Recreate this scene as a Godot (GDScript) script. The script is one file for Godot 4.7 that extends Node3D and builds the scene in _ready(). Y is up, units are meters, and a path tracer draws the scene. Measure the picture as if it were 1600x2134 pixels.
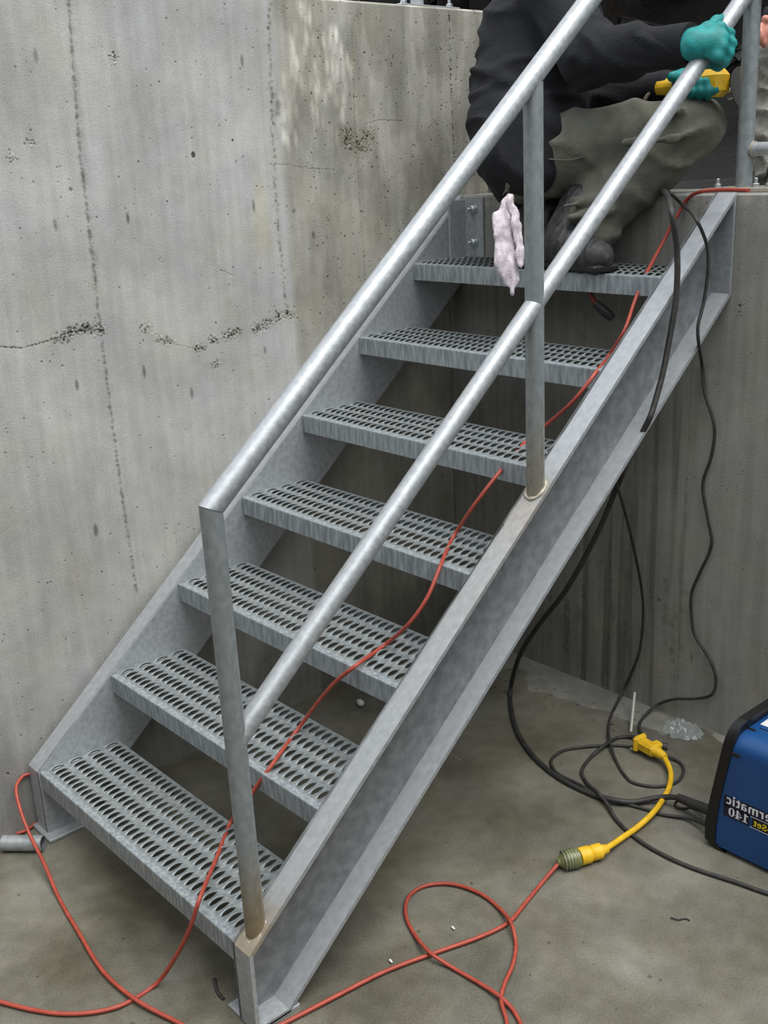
extends Node3D
# A galvanised steel stair in a concrete stairwell, two fitters at work on its handrail.
# Units are metres: x runs along the treads, y is up, the stair climbs towards -z.

const WIDE := 0.914
const RISE := 0.199
const GO := 0.23607
const SLOPE := 0.843
const FLANGE := 0.061
const RAIL_X := 0.9446
const PIPE := 0.0212
const LAND := 1.385

var used := {}
var M := {}
var rng := RandomNumberGenerator.new()

# ------------------------------------------------------------------ naming
func numbered(called: String) -> String:
	var n: int = used.get(called, 0)
	used[called] = n + 1
	return called if n == 0 else "%s_%03d" % [called, n]

func tag(o: Node3D, label: String, category: String, group := "") -> void:
	o.set_meta("label", label)
	o.set_meta("category", category)
	if group != "":
		o.set_meta("group", group)

func thing(called: String, label: String, category: String, at := Vector3.ZERO, group := "") -> Node3D:
	var o := Node3D.new()
	o.name = numbered(called)
	add_child(o)
	o.position = at
	tag(o, label, category, group)
	return o

func put(called: String, mesh: Mesh, mat: Material, parent: Node3D, at := Vector3.ZERO) -> MeshInstance3D:
	var o := MeshInstance3D.new()
	o.mesh = mesh
	o.material_override = mat
	if parent == null:
		o.name = numbered(called)
		add_child(o)
	else:
		var n := 0
		for c in parent.get_children():
			if String(c.name).begins_with(called):
				n += 1
		o.name = called if n == 0 else "%s_%03d" % [called, n]
		parent.add_child(o, true)
	o.position = at
	return o

func struct(called: String, mesh: Mesh, mat: Material) -> MeshInstance3D:
	var o := put(called, mesh, mat, null)
	o.set_meta("kind", "structure")
	return o

# ------------------------------------------------------------------ shapes
func begin() -> SurfaceTool:
	var st := SurfaceTool.new()
	st.begin(Mesh.PRIMITIVE_TRIANGLES)
	st.set_smooth_group(-1)
	return st

func done(st: SurfaceTool) -> ArrayMesh:
	st.generate_normals()
	return st.commit()

# a flat convex polygon that faces «out»
func face(st: SurfaceTool, p: Array, out: Vector3) -> void:
	for i in range(1, p.size() - 1):
		var a: Vector3 = p[0]
		var b: Vector3 = p[i]
		var c: Vector3 = p[i + 1]
		if (c - a).cross(b - a).dot(out) < 0.0:
			var t := b
			b = c
			c = t
		st.add_vertex(a)
		st.add_vertex(b)
		st.add_vertex(c)

# a box with chamfered edges
func box(st: SurfaceTool, at: Vector3, size: Vector3, bevel := 0.002, basis := Basis()) -> void:
	var h := size * 0.5
	var e := minf(bevel, minf(h.x, minf(h.y, h.z)) * 0.9)
	var pt := func(s: Vector3, axis: int) -> Vector3:
		var q := Vector3(s.x * (h.x - e), s.y * (h.y - e), s.z * (h.z - e))
		q[axis] = s[axis] * h[axis]
		return at + basis * q
	for axis in 3:
		var u := (axis + 1) % 3
		var w := (axis + 2) % 3
		for s in [-1.0, 1.0]:
			var ps := []
			for c in [[-1.0, -1.0], [1.0, -1.0], [1.0, 1.0], [-1.0, 1.0]]:
				var k := Vector3.ZERO
				k[axis] = s
				k[u] = c[0]
				k[w] = c[1]
				ps.append(pt.call(k, axis))
			var o := Vector3.ZERO
			o[axis] = s
			face(st, ps, basis * o)
	for axis in 3:
		var u := (axis + 1) % 3
		var w := (axis + 2) % 3
		for su in [-1.0, 1.0]:
			for sw in [-1.0, 1.0]:
				var a := Vector3.ZERO
				a[axis] = -1.0
				a[u] = su
				a[w] = sw
				var b := a
				b[axis] = 1.0
				var o := Vector3.ZERO
				o[u] = su
				o[w] = sw
				face(st, [pt.call(a, u), pt.call(b, u), pt.call(b, w), pt.call(a, w)], basis * o)
	for sx in [-1.0, 1.0]:
		for sy in [-1.0, 1.0]:
			for sz in [-1.0, 1.0]:
				var k := Vector3(sx, sy, sz)
				face(st, [pt.call(k, 0), pt.call(k, 1), pt.call(k, 2)], basis * k)

func box_mesh(size: Vector3, bevel := 0.002) -> ArrayMesh:
	var st := begin()
	box(st, Vector3.ZERO, size, bevel)
	return done(st)

# a polygon in (z, y) pushed along x from x0 to x1
func prism_x(st: SurfaceTool, poly: PackedVector2Array, x0: float, x1: float) -> void:
	var tri := Geometry2D.triangulate_polygon(poly)
	for s in [[x0, -1.0], [x1, 1.0]]:
		for i in range(0, tri.size(), 3):
			var ps := []
			for k in 3:
				var q := poly[tri[i + k]]
				ps.append(Vector3(s[0], q.y, q.x))
			face(st, ps, Vector3(signf(x1 - x0) * s[1], 0, 0))
	var turn := -1.0 if Geometry2D.is_polygon_clockwise(poly) else 1.0
	for i in poly.size():
		var a := poly[i]
		var b := poly[(i + 1) % poly.size()]
		var n := Vector2(b.y - a.y, a.x - b.x) * turn
		face(st, [Vector3(x0, a.y, a.x), Vector3(x1, a.y, a.x), Vector3(x1, b.y, b.x), Vector3(x0, b.y, b.x)], Vector3(0, n.y, n.x))

# the frame between a polygon and a copy of it moved inwards by «thick», from x0 to x1
func rim_x(st: SurfaceTool, poly: PackedVector2Array, thick: float, x0: float, x1: float, stain: Variant = null) -> void:
	var inner := PackedVector2Array()
	var n := poly.size()
	var turn := -1.0 if Geometry2D.is_polygon_clockwise(poly) else 1.0
	for i in n:
		var d0 := (poly[i] - poly[(i + n - 1) % n]).normalized()
		var d1 := (poly[(i + 1) % n] - poly[i]).normalized()
		var n0 := Vector2(-d0.y, d0.x) * turn
		var n1 := Vector2(-d1.y, d1.x) * turn
		var m := (n0 + n1).normalized()
		inner.append(poly[i] + m * thick / maxf(m.dot(n0), 0.3))
	for i in n:
		var j := (i + 1) % n
		# the upper flange in short lengths, so that a stain can fade along it
		var parts := 60 if i == 0 and stain != null else 1
		for k in parts:
			var f0 := float(k) / parts
			var f1 := float(k + 1) / parts
			var a := poly[i].lerp(poly[j], f0)
			var b := poly[i].lerp(poly[j], f1)
			st.set_color(Color.WHITE if parts == 1 else stain.call((a.x + b.x) * 0.5))
			prism_x(st, PackedVector2Array([a, b, inner[i].lerp(inner[j], f1), inner[i].lerp(inner[j], f0)]), x0, x1)

func spline(p: Array, per := 8) -> PackedVector3Array:
	var out := PackedVector3Array()
	var n := p.size()
	for i in n - 1:
		var p1: Vector3 = p[i]
		var p2: Vector3 = p[i + 1]
		var p0: Vector3 = p[i - 1] if i > 0 else p1 * 2.0 - p2
		var p3: Vector3 = p[i + 2] if i + 2 < n else p2 * 2.0 - p1
		var d1 := maxf(p1.distance_to(p2), 0.0001)
		var t1 := (p2 - p0) * d1 / maxf(p1.distance_to(p0) + d1, 0.0001)
		var t2 := (p3 - p1) * d1 / maxf(p3.distance_to(p2) + d1, 0.0001)
		for k in per:
			var t := float(k) / per
			var t_2 := t * t
			var t_3 := t_2 * t
			out.append(p1 * (2 * t_3 - 3 * t_2 + 1) + t1 * (t_3 - 2 * t_2 + t) + p2 * (3 * t_2 - 2 * t_3) + t2 * (t_3 - t_2))
	out.append(p[n - 1])
	return out

# a round bar along a path; radii may be one number or one for each point
func tube(path: PackedVector3Array, radii: Variant, sides := 10, caps := true, colors: Variant = null) -> ArrayMesh:
	var st := begin()
	tube_into(st, path, radii, sides, caps, colors)
	return done(st)

func tube_into(st: SurfaceTool, path: PackedVector3Array, radii: Variant, sides := 10, caps := true, colors: Variant = null) -> void:
	var n := path.size()
	var rings := []
	var up := Vector3.ZERO
	for i in n:
		var dir := (path[mini(i + 1, n - 1)] - path[maxi(i - 1, 0)]).normalized()
		if dir == Vector3.ZERO:
			dir = Vector3.UP
		if up == Vector3.ZERO:
			up = dir.cross(Vector3.RIGHT if absf(dir.x) < 0.8 else Vector3.UP).normalized()
		up = (up - dir * up.dot(dir)).normalized()
		var side := dir.cross(up)
		var r: float = radii if radii is float else radii[i]
		var ring := PackedVector3Array()
		for k in sides:
			var a := TAU * k / sides
			ring.append(path[i] + (up * cos(a) + side * sin(a)) * r)
		rings.append(ring)
	st.set_smooth_group(1)
	for i in n - 1:
		for k in sides:
			var j := (k + 1) % sides
			var q := [rings[i][k], rings[i + 1][k], rings[i + 1][j], rings[i][j]]
			var out: Vector3 = q[0] + q[1] + q[2] + q[3] - (path[i] + path[i + 1]) * 2.0
			if colors != null:
				var ca: Color = colors[i]
				var cb: Color = colors[i + 1]
				var cs := [ca, cb, cb, ca]
				var flip: bool = (q[2] - q[0]).cross(q[1] - q[0]).dot(out) < 0.0
				for t in ([0, 2, 1, 0, 3, 2] if flip else [0, 1, 2, 0, 2, 3]):
					st.set_color(cs[t])
					st.add_vertex(q[t])
			else:
				face(st, q, out)
	st.set_smooth_group(-1)
	if caps:
		if colors != null:
			st.set_color(colors[0])
		face(st, Array(rings[0]), path[0] - path[1])
		if colors != null:
			st.set_color(colors[n - 1])
		face(st, Array(rings[n - 1]), path[n - 1] - path[n - 2])

# a straight pipe whose ends are cut by planes with the normals na and nb
func pipe(a: Vector3, b: Vector3, r: float, na: Vector3, nb: Vector3, sides := 28, steps := 12, colors: Variant = null) -> ArrayMesh:
	var st := begin()
	var d := (b - a).normalized()
	var u := d.cross(Vector3.RIGHT).normalized()
	var w := d.cross(u)
	var rings := []
	for i in steps + 1:
		var t := float(i) / steps
		var ring := []
		for k in sides:
			var o := (u * cos(TAU * k / sides) + w * sin(TAU * k / sides)) * r
			var pa := a + o - d * (o.dot(na) / d.dot(na))
			var pb := b + o - d * (o.dot(nb) / d.dot(nb))
			ring.append(pa.lerp(pb, t))
		rings.append(ring)
	st.set_smooth_group(1)
	for i in steps:
		for k in sides:
			var j := (k + 1) % sides
			var q := [rings[i][k], rings[i][j], rings[i + 1][j], rings[i + 1][k]]
			var out: Vector3 = (q[0] + q[1]) * 0.5 - a
			out -= d * out.dot(d)
			var flip: bool = (q[2] - q[0]).cross(q[1] - q[0]).dot(out) < 0.0
			for n in ([0, 2, 1, 0, 3, 2] if flip else [0, 1, 2, 0, 2, 3]):
				st.set_color(Color.WHITE if colors == null else colors[i + (1 if n > 1 else 0)])
				st.add_vertex(q[n])
	st.set_smooth_group(-1)
	face(st, rings[0], -d)
	face(st, rings[steps], d)
	return done(st)

func line(a: Vector3, b: Vector3, n := 2) -> PackedVector3Array:
	var out := PackedVector3Array()
	for i in n:
		out.append(a.lerp(b, float(i) / (n - 1)))
	return out

# a body of revolution: profile of (radius, distance along the axis)
func lathe(st: SurfaceTool, from: Vector3, axis: Vector3, profile: Array, sides := 20) -> void:
	var d := axis.normalized()
	var up := d.cross(Vector3.RIGHT if absf(d.x) < 0.8 else Vector3.UP).normalized()
	var side := d.cross(up)
	for i in profile.size() - 1:
		var a: Vector2 = profile[i]
		var b: Vector2 = profile[i + 1]
		st.set_smooth_group(10 + i)
		for k in sides:
			var t0 := TAU * k / sides
			var t1 := TAU * (k + 1) / sides
			var u0 := up * cos(t0) + side * sin(t0)
			var u1 := up * cos(t1) + side * sin(t1)
			var n := ((u0 + u1) * (b.y - a.y) + d * 2.0 * (a.x - b.x))
			face(st, [from + d * a.y + u0 * a.x, from + d * b.y + u0 * b.x, from + d * b.y + u1 * b.x, from + d * a.y + u1 * a.x], n)
	st.set_smooth_group(-1)

func hex_nut(st: SurfaceTool, at: Vector3, axis: Vector3, r: float, h: float) -> void:
	lathe(st, at, axis, [Vector2(0, h), Vector2(r * 0.8, h), Vector2(r, h * 0.8), Vector2(r, 0)], 6)

# nut, washer and the end of the stud
func bolt(axis: Vector3, r: float) -> ArrayMesh:
	var st := begin()
	lathe(st, Vector3.ZERO, axis, [Vector2(r * 1.5, 0), Vector2(r * 1.5, r * 0.25), Vector2(0, r * 0.25)], 16)
	hex_nut(st, axis * r * 0.25, axis, r * 1.1, r * 1.0)
	lathe(st, axis * r, axis, [Vector2(r * 0.55, 0), Vector2(r * 0.55, r * 1.5), Vector2(r * 0.4, r * 1.7), Vector2(0, r * 1.7)], 12)
	return done(st)

# ------------------------------------------------------------------ smooth bodies
# bones: [a, b, radius at a, radius at b] and, if flattened, [.., axis, share]
func flesh(bones: Array, cell: float, k: float, fold = null) -> ArrayMesh:
	var lo := Vector3.ONE * 1e9
	var hi := -lo
	for b in bones:
		var r: float = maxf(b[2], b[3]) + k + cell * 2.0
		lo = lo.min(b[0] - Vector3.ONE * r).min(b[1] - Vector3.ONE * r)
		hi = hi.max(b[0] + Vector3.ONE * r).max(b[1] + Vector3.ONE * r)
	var nx := int((hi.x - lo.x) / cell) + 2
	var ny := int((hi.y - lo.y) / cell) + 2
	var nz := int((hi.z - lo.z) / cell) + 2
	var f := PackedFloat32Array()
	f.resize(nx * ny * nz)
	f.fill(1.0)
	for b in bones:
		var a: Vector3 = b[0]
		var ab: Vector3 = b[1] - a
		var l2 := maxf(ab.length_squared(), 1e-9)
		var ra: float = b[2]
		var rb: float = b[3]
		var flat: bool = b.size() > 4
		var ax: Vector3 = b[4].normalized() if flat else Vector3.ZERO
		var sq: float = 1.0 / b[5] - 1.0 if flat else 0.0
		var r := maxf(ra, rb) + k
		var c0 := ((a.min(b[1]) - Vector3.ONE * r - lo) / cell).floor()
		var c1 := ((a.max(b[1]) + Vector3.ONE * r - lo) / cell).ceil()
		for iz in range(maxi(int(c0.z), 0), mini(int(c1.z) + 1, nz)):
			for iy in range(maxi(int(c0.y), 0), mini(int(c1.y) + 1, ny)):
				var at := (iz * ny + iy) * nx
				for ix in range(maxi(int(c0.x), 0), mini(int(c1.x) + 1, nx)):
					var p := lo + Vector3(ix, iy, iz) * cell - a
					var t := clampf(p.dot(ab) / l2, 0.0, 1.0)
					p -= ab * t
					if flat:
						p += ax * p.dot(ax) * sq
					var d := p.length() - ra - (rb - ra) * t
					var v := f[at + ix]
					var h := maxf(k - absf(v - d), 0.0) / k
					f[at + ix] = minf(v, d) - h * h * k * 0.25
	var id := PackedInt32Array()
	id.resize(nx * ny * nz)
	id.fill(-1)
	var verts := PackedVector3Array()
	var steps := PackedInt32Array([0, 1, nx, nx + 1, nx * ny, nx * ny + 1, nx * ny + nx, nx * ny + nx + 1])
	var edges := [[0, 1], [2, 3], [4, 5], [6, 7], [0, 2], [1, 3], [4, 6], [5, 7], [0, 4], [1, 5], [2, 6], [3, 7]]
	var corner := []
	for i in 8:
		corner.append(Vector3(i & 1, (i >> 1) & 1, (i >> 2) & 1))
	for iz in nz - 1:
		for iy in ny - 1:
			var row := (iz * ny + iy) * nx
			for ix in nx - 1:
				var c := row + ix
				if f[c] > 0.5:
					continue
				var inside := 0
				for s in 8:
					if f[c + steps[s]] < 0.0:
						inside += 1
				if inside == 0 or inside == 8:
					continue
				var sum := Vector3.ZERO
				var n := 0
				for e in edges:
					var fa := f[c + steps[e[0]]]
					var fb := f[c + steps[e[1]]]
					if (fa < 0.0) != (fb < 0.0):
						var ca: Vector3 = corner[e[0]]
						sum += ca.lerp(corner[e[1]], fa / (fa - fb))
						n += 1
				id[c] = verts.size()
				verts.append(lo + (Vector3(ix, iy, iz) + sum / n) * cell)
	var index := PackedInt32Array()
	var strides := [1, nx, nx * ny]
	for iz in range(1, nz - 1):
		for iy in range(1, ny - 1):
			var row := (iz * ny + iy) * nx
			for ix in range(1, nx - 1):
				var c := row + ix
				var here := f[c]
				if here > 0.5:
					continue
				for axis in 3:
					var there := f[c + strides[axis]]
					if (here < 0.0) == (there < 0.0):
						continue
					var u: int = strides[(axis + 1) % 3]
					var w: int = strides[(axis + 2) % 3]
					var q := [id[c], id[c - u], id[c - u - w], id[c - w]]
					if q.min() < 0:
						continue
					if here < 0.0:
						index.append_array(PackedInt32Array([q[0], q[2], q[1], q[0], q[3], q[2]]))
					else:
						index.append_array(PackedInt32Array([q[0], q[1], q[2], q[0], q[2], q[3]]))
	if fold != null:
		var before := vertex_normals(verts, index)
		for i in verts.size():
			verts[i] += before[i] * float(fold.call(verts[i], before[i]))
	var arrays := []
	arrays.resize(Mesh.ARRAY_MAX)
	arrays[Mesh.ARRAY_VERTEX] = verts
	arrays[Mesh.ARRAY_NORMAL] = vertex_normals(verts, index)
	arrays[Mesh.ARRAY_INDEX] = index
	var m := ArrayMesh.new()
	m.add_surface_from_arrays(Mesh.PRIMITIVE_TRIANGLES, arrays)
	return m

func vertex_normals(verts: PackedVector3Array, index: PackedInt32Array) -> PackedVector3Array:
	var out := PackedVector3Array()
	out.resize(verts.size())
	for i in range(0, index.size(), 3):
		var a := verts[index[i]]
		var n := (verts[index[i + 2]] - a).cross(verts[index[i + 1]] - a)
		for k in 3:
			out[index[i + k]] += n
	for i in out.size():
		out[i] = out[i].normalized()
	return out

# ------------------------------------------------------------------ surfaces
func noise(kind: int, freq: float, octaves: int, seed_: int) -> FastNoiseLite:
	var n := FastNoiseLite.new()
	n.noise_type = kind as FastNoiseLite.NoiseType
	n.frequency = freq
	n.fractal_octaves = octaves
	n.fractal_type = FastNoiseLite.FRACTAL_FBM if octaves > 1 else FastNoiseLite.FRACTAL_NONE
	n.seed = seed_
	return n

# noise as bytes, stretched by sx and sy
func layer(n: FastNoiseLite, w: int, h: int, sx := 1.0, sy := 1.0) -> PackedByteArray:
	var im := n.get_image(maxi(int(w / sx), 4), maxi(int(h / sy), 4), false, false, true)
	if sx != 1.0 or sy != 1.0:
		im.resize(w, h, Image.INTERPOLATE_CUBIC)
	im.convert(Image.FORMAT_L8)
	return im.get_data()

# what a cast concrete face looks like: L lightness, T warmth, H height
class Face:
	var w: int
	var h: int
	var a0: float
	var b1: float
	var per: float
	var L := PackedFloat32Array()
	var T := PackedFloat32Array()
	var H := PackedFloat32Array()
	var rng := RandomNumberGenerator.new()

	func _init(a0_: float, a1: float, b0: float, b1_: float, per_: float) -> void:
		a0 = a0_
		b1 = b1_
		per = per_
		w = int((a1 - a0) * per)
		h = int((b1 - b0) * per)
		L.resize(w * h)
		T.resize(w * h)
		H.resize(w * h)

	# a soft spot of radius r (metres); ry for an oval
	func spot(p: Vector2, r: float, dl: float, dt: float, dh: float, ry := 0.0, hard := 1.0) -> void:
		var cx := (p.x - a0) * per
		var cy := (b1 - p.y) * per
		var rx := maxf(r * per, 0.6)
		var rr := maxf((ry if ry > 0.0 else r) * per, 0.6)
		for y in range(maxi(int(cy - rr), 0), mini(int(cy + rr) + 2, h)):
			for x in range(maxi(int(cx - rx), 0), mini(int(cx + rx) + 2, w)):
				var d := Vector2((x - cx) / rx, (y - cy) / rr).length_squared()
				if d < 1.0:
					var s := minf((1.0 - d) * hard, 1.0)
					var i := y * w + x
					L[i] += dl * s
					T[i] += dt * s
					H[i] += dh * s

	func stroke(pts: Array, r: float, dl: float, dt: float, dh: float, wander := 0.0, gaps := 0.0, hard := 1.0) -> void:
		for i in pts.size() - 1:
			var p: Vector2 = pts[i]
			var q: Vector2 = pts[i + 1]
			var n := maxi(int(p.distance_to(q) / (r * 0.7)), 1)
			for k in n:
				if rng.randf() < gaps:
					continue
				var c := p.lerp(q, float(k) / n) + Vector2(rng.randfn(0, wander), rng.randfn(0, wander))
				var s := rng.randf_range(0.5, 1.2)
				spot(c, r * s, dl * s * 0.55, dt * s * 0.55, dh * s * 0.55, 0.0, hard)

	# honeycombing: many small holes and stones
	func comb(p: Vector2, rx: float, ry: float, n: int, big := 0.004) -> void:
		spot(p, rx * 1.5, -0.04, 0.006, -0.05, ry * 1.5)
		for i in n:
			var c := p + Vector2(rng.randfn(0, rx * 0.45), rng.randfn(0, ry * 0.45))
			var r := rng.randf_range(0.25, 1.0) * big
			if rng.randf() < 0.6:
				spot(c, r, -0.18, 0.0, -0.9, 0.0, 1.8)
			else:
				spot(c, r, 0.07, 0.0, 0.6, 0.0, 1.5)

	func holes(n: int, lo: Vector2, hi: Vector2, big: float, dl := -0.2) -> void:
		for i in n:
			var r := big * pow(rng.randf(), 2.0) + 0.0008
			spot(Vector2(rng.randf_range(lo.x, hi.x), rng.randf_range(lo.y, hi.y)), r, dl * rng.randf_range(0.3, 1.0), 0.0, -0.7, 0.0, 1.6)

	func color_map() -> ImageTexture:
		var d := PackedByteArray()
		d.resize(w * h * 3)
		for i in w * h:
			var l := L[i] * 255.0
			var t := T[i] * 255.0
			d[i * 3] = clampi(int(l + t * 0.6), 8, 250)
			d[i * 3 + 1] = clampi(int(l + t * 0.3), 8, 250)
			d[i * 3 + 2] = clampi(int(l - t), 8, 250)
		return ImageTexture.create_from_image(Image.create_from_data(w, h, false, Image.FORMAT_RGB8, d))

	func height_map() -> ImageTexture:
		var d := PackedByteArray()
		d.resize(w * h)
		for i in w * h:
			d[i] = clampi(int(128.0 + H[i] * 110.0), 0, 255)
		return ImageTexture.create_from_image(Image.create_from_data(w, h, false, Image.FORMAT_L8, d))

	func finish(depth_cm: float, rough: float) -> StandardMaterial3D:
		var m := StandardMaterial3D.new()
		m.albedo_texture = color_map()
		m.heightmap_enabled = true
		m.heightmap_texture = height_map()
		m.heightmap_scale = depth_cm
		m.roughness = rough
		m.metallic_specular = 0.35
		m.texture_repeat = true
		return m

func concrete_base(t: Face, light: float, warm: float, blotch: float, streak: float, grain: float, seed_: int) -> void:
	var big := layer(noise(FastNoiseLite.TYPE_SIMPLEX_SMOOTH, 0.004, 4, seed_), t.w, t.h)
	var mid := layer(noise(FastNoiseLite.TYPE_SIMPLEX_SMOOTH, 0.03, 3, seed_ + 1), t.w, t.h)
	var fine := layer(noise(FastNoiseLite.TYPE_SIMPLEX, 0.28, 2, seed_ + 2), t.w, t.h)
	var run := layer(noise(FastNoiseLite.TYPE_SIMPLEX_SMOOTH, 0.05, 3, seed_ + 3), t.w, t.h, 1.0, 14.0)
	var hue := layer(noise(FastNoiseLite.TYPE_SIMPLEX_SMOOTH, 0.007, 3, seed_ + 4), t.w, t.h)
	for i in t.w * t.h:
		var b := big[i] / 255.0 - 0.5
		var m := mid[i] / 255.0 - 0.5
		var g := fine[i] / 255.0 - 0.5
		var r := run[i] / 255.0 - 0.5
		t.L[i] = light + b * blotch + m * blotch * 0.35 + r * streak + g * grain
		t.T[i] = warm + (hue[i] / 255.0 - 0.5) * 0.02
		t.H[i] = m * 0.25 + g * 0.25 + r * 0.1

func matte(c: Color, rough := 0.8, metal := 0.0, spec := 0.5) -> StandardMaterial3D:
	var m := StandardMaterial3D.new()
	m.albedo_color = c
	m.roughness = rough
	m.metallic = metal
	m.metallic_specular = spec
	return m

# a colour with fine mottling and relief, laid on from three sides
func mottled(a: Color, b: Color, freq: float, per_metre: Vector3, rough: float, metal: float, relief: float, seed_: int, kind := FastNoiseLite.TYPE_SIMPLEX_SMOOTH, bump_freq := 0.06) -> StandardMaterial3D:
	var m := StandardMaterial3D.new()
	var n := noise(kind, freq, 4, seed_)
	var im := n.get_seamless_image(512, 512)
	im.convert(Image.FORMAT_L8)
	var d := im.get_data()
	var c := PackedByteArray()
	c.resize(d.size() * 3)
	for i in d.size():
		var k := a.lerp(b, d[i] / 255.0)
		c[i * 3] = k.r8
		c[i * 3 + 1] = k.g8
		c[i * 3 + 2] = k.b8
	m.albedo_texture = ImageTexture.create_from_image(Image.create_from_data(512, 512, false, Image.FORMAT_RGB8, c))
	m.uv1_triplanar = true
	m.uv1_world_triplanar = true
	m.uv1_scale = per_metre
	m.roughness = rough
	m.metallic = metal
	if relief > 0.0:
		var bump := noise(FastNoiseLite.TYPE_SIMPLEX, bump_freq, 3, seed_ + 9).get_seamless_image(512, 512)
		bump.convert(Image.FORMAT_L8)
		m.heightmap_enabled = true
		m.heightmap_texture = ImageTexture.create_from_image(bump)
		m.heightmap_scale = relief
	return m

func make_materials() -> void:
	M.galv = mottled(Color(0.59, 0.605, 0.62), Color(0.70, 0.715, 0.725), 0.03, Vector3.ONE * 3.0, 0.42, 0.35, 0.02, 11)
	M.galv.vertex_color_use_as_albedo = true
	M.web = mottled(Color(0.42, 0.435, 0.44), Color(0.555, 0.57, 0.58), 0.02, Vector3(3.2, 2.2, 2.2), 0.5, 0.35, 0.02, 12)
	M.drip = mottled(Color(0.46, 0.49, 0.51), Color(0.72, 0.75, 0.76), 0.02, Vector3(6.0, 1.2, 6.0), 0.5, 0.35, 0.05, 13)
	M.grate = mottled(Color(0.44, 0.465, 0.475), Color(0.63, 0.65, 0.645), 0.03, Vector3.ONE * 3.0, 0.45, 0.35, 0.03, 14)
	M.pipe = mottled(Color(0.55, 0.57, 0.585), Color(0.74, 0.75, 0.755), 0.03, Vector3.ONE * 3.5, 0.42, 0.42, 0.02, 15)
	M.pipe.vertex_color_use_as_albedo = true
	M.post = mottled(Color(0.49, 0.515, 0.52), Color(0.62, 0.64, 0.645), 0.03, Vector3(4, 2, 4), 0.45, 0.35, 0.02, 15)
	M.post.vertex_color_use_as_albedo = true
	M.weld = mottled(Color(0.55, 0.53, 0.48), Color(0.78, 0.75, 0.68), 0.05, Vector3.ONE * 8.0, 0.5, 0.3, 0.08, 16)
	M.zinc = matte(Color(0.75, 0.77, 0.78), 0.35, 0.8)
	M.orange = mottled(Color(0.56, 0.22, 0.165), Color(0.70, 0.325, 0.26), 0.02, Vector3.ONE * 3.0, 0.5, 0.0, 0.0, 17)
	M.black = mottled(Color(0.13, 0.13, 0.13), Color(0.27, 0.265, 0.25), 0.02, Vector3.ONE * 3.0, 0.6, 0.0, 0.0, 18)
	M.yellow = mottled(Color(0.80, 0.62, 0.10), Color(0.93, 0.76, 0.16), 0.02, Vector3.ONE * 3.0, 0.5, 0.0, 0.0, 19)
	M.jacket = mottled(Color(0.042, 0.045, 0.056), Color(0.10, 0.105, 0.125), 0.02, Vector3.ONE * 3.0, 0.95, 0.0, 0.12, 20)
	M.trousers = mottled(Color(0.30, 0.30, 0.265), Color(0.43, 0.43, 0.385), 0.015, Vector3.ONE * 2.5, 0.95, 0.0, 0.12, 21)
	M.teal = mottled(Color(0.05, 0.42, 0.42), Color(0.12, 0.62, 0.60), 0.02, Vector3.ONE * 4.0, 0.6, 0.0, 0.05, 22)
	M.boot = mottled(Color(0.09, 0.09, 0.09), Color(0.26, 0.26, 0.26), 0.02, Vector3.ONE * 4.0, 0.55, 0.0, 0.08, 23)
	M.rag = mottled(Color(0.70, 0.66, 0.68), Color(0.90, 0.86, 0.88), 0.015, Vector3.ONE * 5.0, 0.95, 0.0, 0.12, 24)
	M.skin = mottled(Color(0.72, 0.46, 0.40), Color(0.82, 0.58, 0.50), 0.02, Vector3.ONE * 4.0, 0.6, 0.0, 0.02, 25)
	M.blue = mottled(Color(0.085, 0.265, 0.475), Color(0.10, 0.295, 0.51), 0.01, Vector3.ONE * 2.0, 0.38, 0.0, 0.0, 26)
	M.soil = mottled(Color(0.045, 0.042, 0.036), Color(0.10, 0.092, 0.075), 0.02, Vector3.ONE * 0.7, 1.0, 0.0, 1.0, 27)
	M.bark = mottled(Color(0.10, 0.08, 0.07), Color(0.22, 0.19, 0.16), 0.03, Vector3(2.0, 0.5, 2.0), 1.0, 0.0, 1.0, 28)
	M.needles = mottled(Color(0.05, 0.08, 0.05), Color(0.10, 0.14, 0.08), 0.02, Vector3.ONE, 0.9, 0.0, 0.0, 29)
	M.dust = mottled(Color(0.42, 0.42, 0.39), Color(0.62, 0.61, 0.56), 0.02, Vector3.ONE * 2.5, 0.95, 0.0, 0.15, 30)
	M.plastic_black = matte(Color(0.07, 0.07, 0.075), 0.5)
	M.disc = matte(Color(0.23, 0.23, 0.22), 0.8)
	M.white = matte(Color(0.85, 0.85, 0.84), 0.6)

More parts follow.
